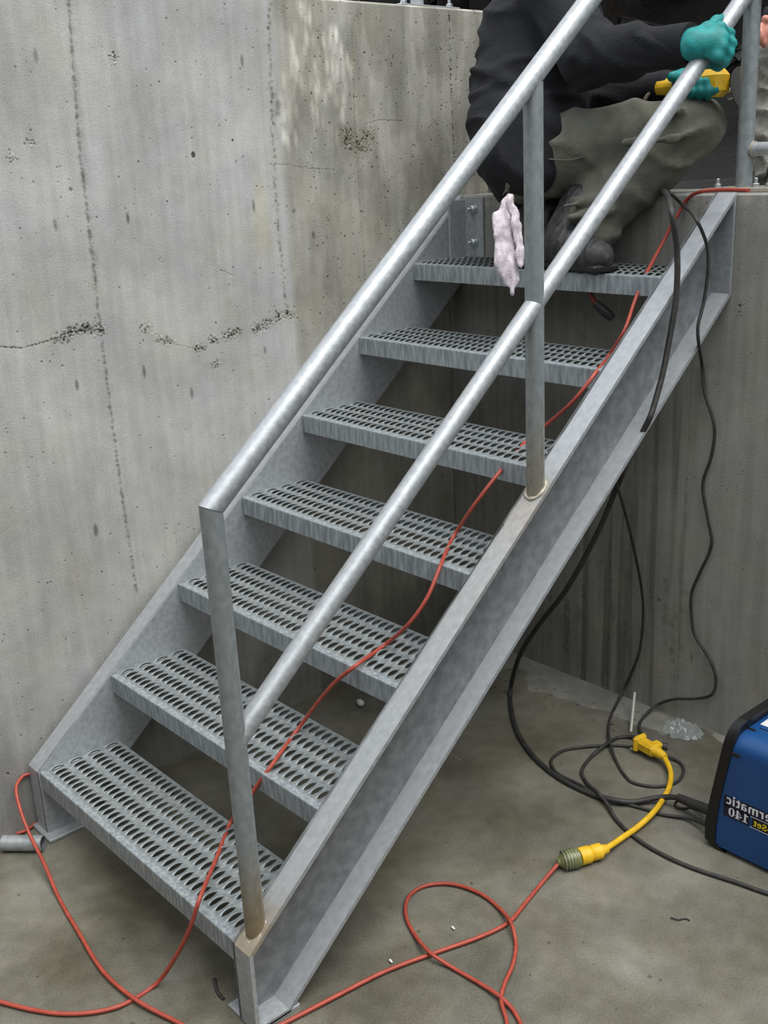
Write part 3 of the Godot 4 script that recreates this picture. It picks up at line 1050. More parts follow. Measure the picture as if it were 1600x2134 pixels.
func build_cords() -> void:
	var r := 0.0049
	cord("extension_cord", "orange extension cord running from the landing down across the treads to the floor", [
		Vector3(1.074, 1.396, -1.536), Vector3(0.9657, 1.396, -1.585), Vector3(0.9123, 1.393, -1.587), Vector3(0.8322, 1.371, -1.645), Vector3(0.8103, 1.329, -1.632), Vector3(0.787, 1.256, -1.6), Vector3(0.8409, 1.185, -1.45),
		Vector3(0.8489, 1.132, -1.4), Vector3(0.8769, 1.068, -1.32), Vector3(0.8369, 1.002, -1.312), Vector3(0.9046, 0.9873, -1.17), Vector3(0.8789, 0.9246, -1.12), Vector3(0.8, 0.8581, -1.124), Vector3(0.7314, 0.803, -1.12), Vector3(0.8013, 0.7683, -0.934),
		Vector3(0.7801, 0.6996, -0.87), Vector3(0.7161, 0.604, -0.8566), Vector3(0.8275, 0.5979, -0.7), Vector3(0.8438, 0.5423, -0.64), Vector3(0.8183, 0.479, -0.6), Vector3(0.7406, 0.405, -0.5902), Vector3(0.7839, 0.4107, -0.464), Vector3(0.7203, 0.346, -0.44),
		Vector3(0.6183, 0.206, -0.4073), Vector3(0.7119, 0.206, -0.2567), Vector3(0.6847, 0.1483, -0.225), Vector3(0.6778, 0.1163, -0.2), Vector3(0.5613, 0.007, -0.2328), Vector3(0.6632, 0.007, -0.1222), Vector3(0.8112, 0.05374, 0.01),
		Vector3(0.795, -0.01869, 0.03289), Vector3(0.7489, -0.1098, 0.05102), Vector3(0.7014, -0.1928, 0.0845), Vector3(0.6998, -0.1947, 0.1739), Vector3(0.6477, -0.1963, 0.254), Vector3(0.5671, -0.1976, 0.3149), Vector3(0.4293, -0.1991, 0.3867)], r, M.orange)
	cord("extension_cord", "orange extension cord from the yellow connector past the stair foot to the left wall", [
		Vector3(1.073, -0.1623, -0.8429), Vector3(1.083, -0.1749, -0.7659), Vector3(1.105, -0.1768, -0.6739), Vector3(1.12, -0.1783, -0.6034), Vector3(1.106, -0.18, -0.5227), Vector3(1.067, -0.1824, -0.4081), Vector3(1.032, -0.1848, -0.2966), Vector3(1.012, -0.1873, -0.1766), Vector3(0.9923, -0.1899, -0.05077), Vector3(0.9723, -0.1919, 0.04386),
		Vector3(0.9195, -0.1927, 0.07896), Vector3(0.8244, -0.1932, 0.1067), Vector3(0.719, -0.1889, 0.1376), Vector3(0.5814, -0.1941, 0.1457), Vector3(0.4245, -0.1936, 0.1256), Vector3(0.2654, -0.1931, 0.1015), Vector3(0.1434, -0.1697, 0.07928), Vector3(0.04112, -0.1313, 0.06892), Vector3(-0.01636, -0.08094, 0.06219), Vector3(-0.05861, -0.04828, 0.04663), Vector3(-0.07916, -0.03799, 0.01707), Vector3(-0.075, -0.0374, -0.00579)], r, M.orange)
	cord("extension_cord", "loose loop of orange cord crossing itself on the open floor at the bottom", [
		Vector3(1.51, -0.1867, -0.2039), Vector3(1.494, -0.1852, -0.2758), Vector3(1.43, -0.1839, -0.3368), Vector3(1.375, -0.1831, -0.3743), Vector3(1.312, -0.1824, -0.4093), Vector3(1.27, -0.1773, -0.4159), Vector3(1.205, -0.1822, -0.4178), Vector3(1.126, -0.1824, -0.4098), Vector3(1.071, -0.1706, -0.3981), Vector3(0.9899, -0.1821, -0.4251), Vector3(0.9287, -0.1814, -0.4562), Vector3(0.8881, -0.1804, -0.5047), Vector3(0.8875, -0.1793, -0.5581), Vector3(0.9287, -0.1782, -0.6077),
		Vector3(1.003, -0.1778, -0.6305), Vector3(1.072, -0.1779, -0.6233), Vector3(1.137, -0.1665, -0.5929), Vector3(1.177, -0.1792, -0.5636), Vector3(1.217, -0.1803, -0.509), Vector3(1.244, -0.1815, -0.4516), Vector3(1.271, -0.1803, -0.4126), Vector3(1.321, -0.1831, -0.3753), Vector3(1.371, -0.1845, -0.3114), Vector3(1.429, -0.1859, -0.2411), Vector3(1.485, -0.1868, -0.1998), Vector3(1.51, -0.1867, -0.2039)], r * 0.95, M.orange)
	cord("extension_cord", "short end of orange cord beside the pipe offcut at the left edge", [
		Vector3(-0.06912, -0.1942, 0.1504), Vector3(-0.05197, -0.1933, 0.1111), Vector3(-0.0493, -0.1928, 0.08538)], r, M.orange)
	cord("extension_cord", "short piece of orange cord between the pipe offcut and the stair foot", [
		Vector3(-0.07014, -0.1923, 0.06408), Vector3(-0.06653, -0.1918, 0.03682), Vector3(-0.07785, -0.1911, 0.005266)], r, M.orange)
	cord("welding_cable", "thick black welding cable hanging from the landing behind the stringer to the blue machine", [
		Vector3(0.7108, 1.391, -1.695), Vector3(0.8503, 1.391, -1.521), Vector3(0.985, 1.359, -1.346), Vector3(0.99, 1.268, -1.369), Vector3(0.99, 1.153, -1.373), Vector3(0.985, 1.037, -1.355), Vector3(0.985, 0.9677, -1.335), Vector3(0.986, 0.8934, -1.301), Vector3(0.986, 0.8668, -1.286), Vector3(0.968, 0.8298, -1.285), Vector3(0.93, 0.7688, -1.296), Vector3(0.925, 0.7174, -1.265), Vector3(0.8809, 0.6473, -1.29), Vector3(0.8317, 0.5275, -1.286),
		Vector3(0.7239, 0.3326, -1.29), Vector3(0.5969, 0.1772, -1.323), Vector3(0.4672, 0.008221, -1.378), Vector3(0.3894, -0.1562, -1.42), Vector3(0.4807, -0.1632, -1.326), Vector3(0.5828, -0.1649, -1.242), Vector3(0.6995, -0.1663, -1.178), Vector3(0.8165, -0.167, -1.143), Vector3(0.9273, -0.1671, -1.139), Vector3(1.01, -0.1579, -1.149), Vector3(1.046, -0.1612, -1.181), Vector3(1.092, -0.152, -1.236), Vector3(1.143, -0.1368, -1.249), Vector3(1.237, -0.1269, -1.243)], 0.0075, M.black)
	cord("black_cable", "thin black cable dropping behind the stringer and looping over the floor to the outlet", [
		Vector3(0.9279, 0.7068, -1.229), Vector3(0.8944, 0.6015, -1.315), Vector3(0.8199, 0.4339, -1.467), Vector3(0.7617, 0.2303, -1.6), Vector3(0.7459, 0.1214, -1.63), Vector3(0.7288, 0.009893, -1.637), Vector3(0.6751, -0.1356, -1.637), Vector3(0.7109, -0.1598, -1.533), Vector3(0.7483, -0.1622, -1.467), Vector3(0.8154, -0.153, -1.383), Vector3(0.8907, -0.1653, -1.317), Vector3(0.9704, -0.1664, -1.267), Vector3(1.009, -0.1663, -1.271), Vector3(1.049, -0.1657, -1.299), Vector3(1.069, -0.1647, -1.347), Vector3(1.053, -0.1635, -1.406), Vector3(1.02, -0.1628, -1.437), Vector3(0.9739, -0.1539, -1.433)], 0.0042, M.black)
	cord("black_cable", "thin black cable hanging from the landing down the back wall to the yellow outlet", [
		Vector3(0.6606, 1.39, -1.78), Vector3(0.8116, 1.39, -1.595), Vector3(0.817, 1.359, -1.642), Vector3(0.99, 1.333, -1.446), Vector3(0.99, 1.269, -1.497), Vector3(0.99, 1.209, -1.509), Vector3(0.985, 1.126, -1.504), Vector3(0.985, 1.068, -1.483), Vector3(0.985, 1.024, -1.489), Vector3(0.9023, 0.9364, -1.64), Vector3(0.9155, 0.8581, -1.64), Vector3(0.9504, 0.7687, -1.64), Vector3(0.9461, 0.6861, -1.64), Vector3(0.9234, 0.5984, -1.64), Vector3(0.944, 0.5032, -1.64), Vector3(0.9606, 0.4279, -1.64), Vector3(0.924, 0.3232, -1.64), Vector3(0.9033, 0.2575, -1.64), Vector3(0.9111, 0.1681, -1.64), Vector3(0.9227, 0.1316, -1.64), Vector3(0.9707, 0.07735, -1.64), Vector3(0.9976, 0.02282, -1.64), Vector3(0.9926, -0.0303, -1.635), Vector3(0.9375, -0.06737, -1.638), Vector3(0.8635, -0.09608, -1.638), Vector3(0.8008, -0.1399, -1.636), Vector3(0.8004, -0.1592, -1.563), Vector3(0.8273, -0.1582, -1.513), Vector3(0.8766, -0.1473, -1.463)], 0.0044, M.black)
	cord("power_cable", "black power cable curving from the yellow outlet across the floor to the right edge", [
		Vector3(0.8733, -0.1495, -1.453), Vector3(0.834, -0.1595, -1.451), Vector3(0.81, -0.1631, -1.425), Vector3(0.8186, -0.1534, -1.36), Vector3(0.819, -0.1659, -1.292), Vector3(0.8461, -0.1675, -1.214), Vector3(0.8905, -0.1673, -1.178), Vector3(0.9559, -0.154, -1.142), Vector3(0.9948, -0.1603, -1.129), Vector3(1.059, -0.1691, -1.092), Vector3(1.13, -0.1696, -1.066), Vector3(1.204, -0.1699, -1.054), Vector3(1.295, -0.1698, -1.057), Vector3(1.403, -0.1693, -1.081), Vector3(1.527, -0.1686, -1.114), Vector3(1.657, -0.1664, -1.221), Vector3(1.729, -0.1619, -1.433), Vector3(1.726, -0.1565, -1.692)], 0.0052, M.black)
	cord("black_cable", "thin black cable winding from the outlet under the yellow cord to the blue machine", [
		Vector3(0.9001, -0.1583, -1.416), Vector3(0.8647, -0.1634, -1.409), Vector3(0.8262, -0.1639, -1.385), Vector3(0.7844, -0.1639, -1.337), Vector3(0.7485, -0.166, -1.288), Vector3(0.7371, -0.1666, -1.256), Vector3(0.7473, -0.1678, -1.198), Vector3(0.8031, -0.1677, -1.159), Vector3(0.8888, -0.1677, -1.156), Vector3(0.9448, -0.1679, -1.148), Vector3(1.027, -0.1675, -1.167), Vector3(1.092, -0.1681, -1.187), Vector3(1.124, -0.168, -1.191), Vector3(1.188, -0.1624, -1.218), Vector3(1.264, -0.1428, -1.202)], 0.0044, M.black)
	cord("black_cable", "small kinked loop of thin cable in front of the machine inlet", [
		Vector3(1.214, -0.1415, -1.263), Vector3(1.164, -0.1652, -1.274), Vector3(1.154, -0.1667, -1.255), Vector3(1.136, -0.1668, -1.247), Vector3(1.125, -0.1656, -1.259), Vector3(1.135, -0.1516, -1.257)], 0.003, M.black)
	# the sheath where the welding cable enters the machine
	# yellow adapter lead with its three-way outlet and its connector
	var base := Vector3(1.056, -0.1743, -1.128)
	var y := thing("adapter_lead", "short yellow adapter lead with a three-way outlet and a round connector", "cord", base)
	var path := spline([Vector3(0.9787, -0.1405, -1.406), Vector3(1.011, -0.1469, -1.388), Vector3(1.045, -0.1516, -1.355), Vector3(1.078, -0.1547, -1.299), Vector3(1.096, -0.1578, -1.246), Vector3(1.12, -0.1515, -1.168), Vector3(1.122, -0.1609, -1.099), Vector3(1.121, -0.1623, -1.033), Vector3(1.125, -0.1559, -0.9587), Vector3(1.12, -0.1544, -0.9319)], 7)
	for i in path.size():
		path[i] -= base
	put("cable", tube(path, 0.0075, 12), M.yellow, y)
	# outlet: a tapering block with three stub sockets
	var a: Vector3 = Vector3(0.8935, -0.1383, -1.415) - base
	var b: Vector3 = Vector3(0.9855, -0.1386, -1.401) - base
	var d := (b - a).normalized()
	var side := d.cross(Vector3.UP).normalized()
	var st := begin()
	var bs := Basis(d, Vector3.UP, side)
	box(st, a.lerp(b, 0.38), Vector3(a.distance_to(b) * 0.75, 0.036, 0.036), 0.008, bs)
	box(st, a.lerp(b, 0.05), Vector3(0.020, 0.050, 0.050), 0.008, bs)
	box(st, a.lerp(b, 0.55) - side * 0.022, Vector3(0.030, 0.032, 0.026), 0.006, bs)
	put("outlet", done(st), M.yellow, y)
	put("strain_relief", tube(line(a.lerp(b, 0.7), b + d * 0.012, 6), [0.017, 0.016, 0.014, 0.013, 0.011, 0.009], 16), M.yellow, y)
	put("plug", tube(line(a.lerp(b, 0.6) - side * 0.03 + Vector3(0, 0.004, 0), a.lerp(b, 0.75) - side * 0.045, 3), 0.011, 10), M.black, y)
	var c0: Vector3 = Vector3(1.125, -0.1541, -0.947) - base
	var c1: Vector3 = Vector3(1.1, -0.1554, -0.8836) - base
	var cs := begin()
	var dl := c0.distance_to(c1)
	lathe(cs, c0, c1 - c0, [Vector2(0.0, -0.012), Vector2(0.011, -0.012), Vector2(0.014, 0.004), Vector2(0.020, 0.008), Vector2(0.020, dl * 0.45), Vector2(0.018, dl * 0.5), Vector2(0.022, dl * 0.6), Vector2(0.022, dl), Vector2(0.0, dl)], 22)
	put("connector", done(cs), M.yellow, y)
	# the clear greenish end of the orange cord it is plugged into
	var at := Vector3(1.1, -0.1554, -0.8836)
	var to := Vector3(1.073, -0.1604, -0.8369)
	var gs := begin()
	var gl := at.distance_to(to)
	lathe(gs, Vector3.ZERO, to - at, [Vector2(0, 0.0), Vector2(0.023, 0.0), Vector2(0.025, gl * 0.2), Vector2(0.024, gl * 0.55), Vector2(0.020, gl * 0.8), Vector2(0.011, gl * 0.95), Vector2(0.008, gl * 1.05), Vector2(0, gl * 1.05)], 22)
	var g := thing("cord_socket", "dirty translucent green socket on the orange cord plugged to the yellow connector", "socket", at)
	put("body", done(gs), mottled(Color(0.28, 0.30, 0.18), Color(0.60, 0.62, 0.42), 0.05, Vector3.ONE * 10.0, 0.3, 0.0, 0.02, 61), g)
	var gb := begin()
	for k in 5:
		lathe(gb, (to - at) * (0.15 + k * 0.14), to - at, [Vector2(0.0225, 0), Vector2(0.0262, 0.001), Vector2(0.0262, 0.003), Vector2(0.0225, 0.004)], 22)
	put("grip_ring", done(gb), mottled(Color(0.35, 0.37, 0.30), Color(0.55, 0.56, 0.46), 0.05, Vector3.ONE * 10.0, 0.4, 0.0, 0.0, 62), g)

# ------------------------------------------------------------------ the welding machine
func lettering(text: String, size: float, mat: Material, parent: Node3D, at: Vector3, called: String, serif := true) -> void:
	var tm := TextMesh.new()
	var f := SystemFont.new()
	f.font_names = PackedStringArray(["Droid Serif" if serif else "Droid Sans"])
	f.font_weight = 700
	tm.font = f
	tm.text = text
	tm.font_size = 48
	tm.pixel_size = size / 48.0
	tm.depth = 0.001
	tm.horizontal_alignment = HORIZONTAL_ALIGNMENT_RIGHT
	var arr := tm.get_mesh_arrays()
	var v: PackedVector3Array = arr[Mesh.ARRAY_VERTEX]
	var n: PackedVector3Array = arr[Mesh.ARRAY_NORMAL]
	for i in v.size():
		v[i].x = -v[i].x
		n[i].x = -n[i].x
	var idx: PackedInt32Array = arr[Mesh.ARRAY_INDEX]
	for i in range(0, idx.size(), 3):
		var t := idx[i]
		idx[i] = idx[i + 1]
		idx[i + 1] = t
	var out := []
	out.resize(Mesh.ARRAY_MAX)
	out[Mesh.ARRAY_VERTEX] = v
	out[Mesh.ARRAY_NORMAL] = n
	out[Mesh.ARRAY_INDEX] = idx
	var m := ArrayMesh.new()
	m.add_surface_from_arrays(Mesh.PRIMITIVE_TRIANGLES, out)
	put(called, m, mat, parent, at)

func build_welder() -> void:
	# the side panel lies in the plane z = -1.166; x runs along it
	var at := Vector3(1.30, -0.172, -1.166)
	var s := thing("welding_machine", "blue welding machine with a black end bezel and white and yellow lettering", "welder", at)
	var long := 0.46
	var deep := 0.27
	var tall := 0.360
	# sheet cover: sides and top in one bent sheet, set 4 mm inside the end bezels
	var st := begin()
	st.set_smooth_group(1)
	var prof := []
	var r := 0.045
	prof.append(Vector2(0.0, 0.012))
	prof.append(Vector2(0.0, tall - 0.028 - r))
	for i in 9:
		var a := PI * 0.5 * i / 8.0
		prof.append(Vector2(-r + r * cos(a), tall - 0.028 - r + r * sin(a)))
	for i in 9:
		var a := PI * 0.5 + PI * 0.5 * i / 8.0
		prof.append(Vector2(-deep + r + r * cos(a), tall - 0.028 - r + r * sin(a)))
	prof.append(Vector2(-deep, 0.012))
	var levels := [[0.0, 0.004], [0.02, -0.024], [0.07, -0.026], [0.14, -0.016], [0.22, -0.003], [0.285, 0.008], [0.31, 0.012], [0.335, 0.016], [0.352, 0.019], [tall, 0.022]]
	var lean := func(yy: float) -> float:
		for i in levels.size() - 1:
			if yy <= levels[i + 1][0]:
				return lerpf(levels[i][1], levels[i + 1][1], (yy - levels[i][0]) / (levels[i + 1][0] - levels[i][0]))
		return 0.022
	# cut each side into bands so that the cover's ends follow the lean of the bezels
	var fine := []
	for i in prof.size() - 1:
		var steps := 8 if (prof[i] - prof[i + 1]).length() > 0.1 and absf(prof[i].x - prof[i + 1].x) < 0.001 else 1
		for k in steps:
			fine.append(prof[i].lerp(prof[i + 1], float(k) / steps))
	fine.append(prof[prof.size() - 1])
	for i in fine.size() - 1:
		var p: Vector2 = fine[i]
		var q: Vector2 = fine[i + 1]
		var p0: float = lean.call(p.y) + 0.010
		var q0: float = lean.call(q.y) + 0.010
		face(st, [Vector3(p0, p.y, p.x), Vector3(long - p0, p.y, p.x), Vector3(long - q0, q.y, q.x), Vector3(q0, q.y, q.x)], Vector3(0, (p.y + q.y) * 0.5 - 0.15, (p.x + q.x) * 0.5 + deep * 0.5))
	st.set_smooth_group(-1)
	box(st, Vector3(long * 0.5, 0.016, -deep * 0.5), Vector3(long - 0.03, 0.012, deep - 0.004), 0.001)
	put("cover", done(st), M.blue, s)
	# end bezels: their outer edge bows, leaning back towards the top
	for e in [0, 1]:
		var bz := begin()
		bz.set_smooth_group(2)
		var ring := func(yy: float, x: float) -> Array:
			var in_top := clampf((yy - (tall - 0.06)) / 0.06, 0.0, 1.0)
			var inset := 0.045 * (1.0 - sqrt(maxf(1.0 - in_top * in_top, 0.0)))
			var o := -0.004 if yy > 0.01 else 0.002
			var x1 := maxf(x + 0.026, 0.004) if yy < 0.33 else x + 0.024
			var pts := [Vector3(x, yy, -o - inset), Vector3(x1, yy, -o - inset), Vector3(x1, yy, -deep + o + inset), Vector3(x, yy, -deep + o + inset)]
			if e == 1:
				for k in 4:
					pts[k].x = long - pts[k].x
			return pts
		for i in levels.size() - 1:
			var a: Array = ring.call(levels[i][0], levels[i][1])
			var b: Array = ring.call(levels[i + 1][0], levels[i + 1][1])
			for k in 4:
				var j := (k + 1) % 4
				bz.set_smooth_group(20 + k)
				var mid: Vector3 = (a[k] + a[j] + b[k] + b[j]) * 0.25
				var centre: Vector3 = (a[0] + a[1] + a[2] + a[3] + b[0] + b[1] + b[2] + b[3]) * 0.125
				face(bz, [a[k], a[j], b[j], b[k]], mid - centre)
		bz.set_smooth_group(-1)
		face(bz, ring.call(tall, 0.022), Vector3.UP)
		face(bz, ring.call(0.0, 0.004), Vector3.DOWN)
		# the notched tabs that clip over the cover
		box(bz, Vector3(0.042 if e == 0 else long - 0.042, tall - 0.075, 0.0010), Vector3(0.026, 0.008, 0.004), 0.001)
		box(bz, Vector3(0.046 if e == 0 else long - 0.046, tall - 0.0275, -0.055), Vector3(0.030, 0.004, 0.008), 0.001)
		put("bezel", done(bz), M.plastic_black, s)
	# crease, label and carrying handle on the top
	var top := tall - 0.0275
	put("seam", box_mesh(Vector3(long - 0.10, 0.002, 0.003), 0.0005), M.plastic_black, s, Vector3(long * 0.5 + 0.01, top, -0.075))
	put("warning_label", box_mesh(Vector3(0.20, 0.0015, 0.12), 0.0004), M.white, s, Vector3(0.152, top + 0.001, -0.150))
	put("label_panel", box_mesh(Vector3(0.178, 0.0015, 0.07), 0.0004), matte(Color(0.62, 0.13, 0.10), 0.5), s, Vector3(0.152, top + 0.002, -0.166))
	put("label_text", box_mesh(Vector3(0.05, 0.0015, 0.012), 0.0004), matte(Color(0.35, 0.33, 0.30), 0.6), s, Vector3(0.152, top + 0.003, -0.166))
	put("handle", tube(spline([Vector3(0.09, top, -deep * 0.5), Vector3(0.11, top + 0.05, -deep * 0.5), Vector3(0.20, top + 0.065, -deep * 0.5), Vector3(long - 0.2, top + 0.065, -deep * 0.5), Vector3(long - 0.11, top + 0.05, -deep * 0.5), Vector3(long - 0.09, top, -deep * 0.5)], 5), 0.013, 10), M.plastic_black, s).position = Vector3(0, 0, 0)
	# lettering runs right to left on this side, as the photograph shows it
	var yellow := matte(Color(0.90, 0.80, 0.12), 0.5)
	var white := matte(Color(0.90, 0.91, 0.92), 0.5)
	var row1: Vector3 = Vector3(1.326, -0.01713, -1.165) - at
	var row2: Vector3 = Vector3(1.334, -0.04718, -1.165) - at
	var row3: Vector3 = Vector3(1.402, -0.04921, -1.165) - at
	put("band", box_mesh(Vector3(0.26, 0.030, 0.0012), 0.0003), matte(Color(0.045, 0.055, 0.16), 0.45), s, Vector3(row1.x + 0.124, row1.y - 0.004, 0.0008))
	put("band", box_mesh(Vector3(0.07, 0.030, 0.0012), 0.0003), matte(Color(0.045, 0.055, 0.16), 0.45), s, Vector3(row2.x + 0.022, row2.y - 0.001, 0.0008))
	lettering("Millermatic", 0.0325, white, s, row1, "lettering", false)
	lettering("140", 0.033, white, s, row2, "lettering")
	put("band", box_mesh(Vector3(0.20, 0.026, 0.0012), 0.0003), M.plastic_black, s, Vector3(row3.x + 0.096, row3.y, 0.0010))
	for dy in [-0.0145, 0.0145]:
		put("band", box_mesh(Vector3(0.205, 0.0014, 0.0012), 0.0003), white, s, Vector3(row3.x + 0.094, row3.y + dy, 0.0010))
	lettering("Auto-Set", 0.0225, yellow, s, row3 + Vector3(0, 0, 0.001), "lettering")
	# feet and the cable sheath
	for x in [0.05, long - 0.05]:
		for z in [-0.04, -deep + 0.04]:
			put("foot", box_mesh(Vector3(0.03, 0.014, 0.03), 0.003), M.plastic_black, s, Vector3(x, 0.005, z))
	var p0: Vector3 = Vector3(1.138, -0.1378, -1.25) - at
	var p1: Vector3 = Vector3(1.242, -0.126, -1.24) - at
	put("cable_sheath", tube(line(p0, p1, 4), [0.011, 0.0125, 0.0135, 0.014], 14), M.black, s)

# ------------------------------------------------------------------ loose things
func build_loose() -> void:
	# an offcut of the handrail pipe
	var a := Vector3(-0.03586, -0.1792, 0.1143)
	var b := Vector3(0.04487, -0.1776, 0.03752)
	var ax := (b - a).normalized()
	var half := a.distance_to(b) * 0.5
	var o := thing("pipe_offcut", "short offcut of galvanised pipe lying on the floor by the stair foot", "pipe", (a + b) * 0.5 - Vector3(0, 0.0212, 0))
	var st := begin()
	var up := Vector3(0, 0.0212, 0)
	lathe(st, up - ax * half, ax, [Vector2(0.0175, 0), Vector2(0.0202, 0), Vector2(0.0212, 0.001), Vector2(0.0212, 2 * half - 0.001), Vector2(0.0202, 2 * half), Vector2(0.0175, 2 * half)], 28)
	put("outside", done(st), M.pipe, o)
	var si := begin()
	lathe(si, up + ax * half, -ax, [Vector2(0.0175, 0), Vector2(0.0175, 2 * half)], 28)
	put("bore", done(si), M.web, o)
	# a white lump under the stair
	rng.seed = 31
	var lump := flesh([[Vector3(0.08273, -0.1662, -1.037), Vector3(0.08792, -0.1642, -1.037), 0.010, 0.011], [Vector3(0.06949, -0.1661, -1.042), Vector3(0.07732, -0.1631, -1.042), 0.008, 0.008]], 0.003, 0.006)
	tag(put("white_lump", lump, M.white, null), "small round white lump lying on the floor beneath the stair", "debris")
	# crumpled clear film by the wall
	var film := begin()
	film.set_smooth_group(1)
	var n := noise(FastNoiseLite.TYPE_SIMPLEX_SMOOTH, 18.0, 3, 71)
	var c := Vector3(0.9258, -0.1647, -1.588)
	for i in 20:
		for j in 20:
			var q := []
			for k in [[0, 0], [1, 0], [1, 1], [0, 1]]:
				var u: float = (i + k[0]) / 20.0 * 2.0 - 1.0
				var w: float = (j + k[1]) / 20.0 * 2.0 - 1.0
				var rad := 1.0 + 0.2 * n.get_noise_2d(atan2(w, u) * 0.1, 3.0)
				var sq := Vector2(u * sqrt(1 - w * w * 0.5), w * sqrt(1 - u * u * 0.5)) * rad
				q.append(c + Vector3(sq.x * 0.060, 0.004 + maxf(0.0, 0.014 * (1.0 - sq.length_squared() * 0.8) + 0.02 * n.get_noise_2d(u * 0.12, w * 0.12)), sq.y * 0.050))
			face(film, q, Vector3.UP)
	var clear := StandardMaterial3D.new()
	clear.albedo_color = Color(0.72, 0.76, 0.76, 0.28)
	clear.transparency = BaseMaterial3D.TRANSPARENCY_ALPHA
	clear.roughness = 0.18
	tag(put("plastic_film", done(film), clear, null), "crumpled scrap of clear plastic film by the foot of the back wall", "plastic")
	var stick_a := Vector3(0.8194, -0.1629, -1.481)
	var stick_b := Vector3(0.6841, -0.1625, -1.689)
	tag(put("white_strip", tube(line(Vector3.ZERO, Vector3(0.745, -0.1032, -1.6) - stick_a, 4), 0.0045, 8), matte(Color(0.72, 0.72, 0.69), 0.6), null, stick_a), "pale plastic strip standing up against the back wall foot", "strip")
	cord("wire_scrap", "tiny dark scrap of wire lying on the open floor at right", [Vector3(1.371, -0.1766, -0.8763), Vector3(1.387, -0.1755, -0.881), Vector3(1.397, -0.1762, -0.8968), Vector3(1.407, -0.1761, -0.8981)], 0.0016, M.black).set_meta("category", "debris")
	cord("wire_scrap", "dark bent scrap of wire on the floor left of the near stair foot", [Vector3(0.7778, -0.1935, -0.02148), Vector3(0.8011, -0.1948, -0.009895), Vector3(0.8224, -0.1949, -0.003349), Vector3(0.8416, -0.1949, -0.002952)], 0.004, M.black).set_meta("category", "debris")
	for p in [[Vector3(1.016, -0.187, -0.3314), "white paint fleck on the floor beside the orange cord"], [Vector3(1.039, -0.1844, -0.5045), "white paint fleck on the floor inside the orange cord loop"], [Vector3(0.8751, -0.1654, -1.409), "white fleck on the floor beside the yellow outlet"]]:
		var m := flesh([[Vector3(-0.004, 0, 0), Vector3(0.004, 0.001, 0.002), 0.003, 0.0025]], 0.0012, 0.002)
		tag(put("paint_fleck", m, M.white, null, p[0]), p[1], "debris", "")
	# the earth clamp on the underside of the top tread
	var k0 := Vector3(0.669, 1.145, -1.432)
	var cl := thing("earth_clamp", "small copper and black welding clamp gripping the underside of the top tread", "clamp", k0)
	var e: Vector3 = Vector3(0.6925, 1.112, -1.44) - k0
	var f: Vector3 = Vector3(0.7357, 1.072, -1.46) - k0
	put("jaw", tube(spline([Vector3(-0.004, 0.018, 0), Vector3(0.004, 0.004, 0), e], 4), 0.007, 8), mottled(Color(0.30, 0.11, 0.08), Color(0.48, 0.20, 0.14), 0.05, Vector3.ONE * 9.0, 0.5, 0.3, 0.0, 63), cl)
	put("grip", tube(line(e, f, 5), [0.010, 0.012, 0.013, 0.013, 0.010], 12), M.plastic_black, cl)

# ------------------------------------------------------------------ people
func folded(freq: float, deep: float, along: Vector3, seed_: int, tight := 1.8) -> Callable:
	var n := noise(FastNoiseLite.TYPE_SIMPLEX_SMOOTH, freq, 1, seed_)
	var ax := along.normalized()
	return func(p: Vector3, _n: Vector3) -> float:
		# creases run across «along», so squeeze the noise that way
		var q := p + ax * p.dot(ax) * tight
		var v := n.get_noise_3dv(q)
		return deep * (exp(-v * v * 22.0) - 0.45)

func fingers(bones: Array, wrist: Vector3, knuckles: Array, tips: Array, r: float) -> void:
	for i in knuckles.size():
		bones.append([wrist, knuckles[i], r * 1.35, r * 1.15])
		var last: Vector3 = knuckles[i]
		for t in tips[i]:
			bones.append([last, t, r * 1.05, r * 0.92])
			last = t

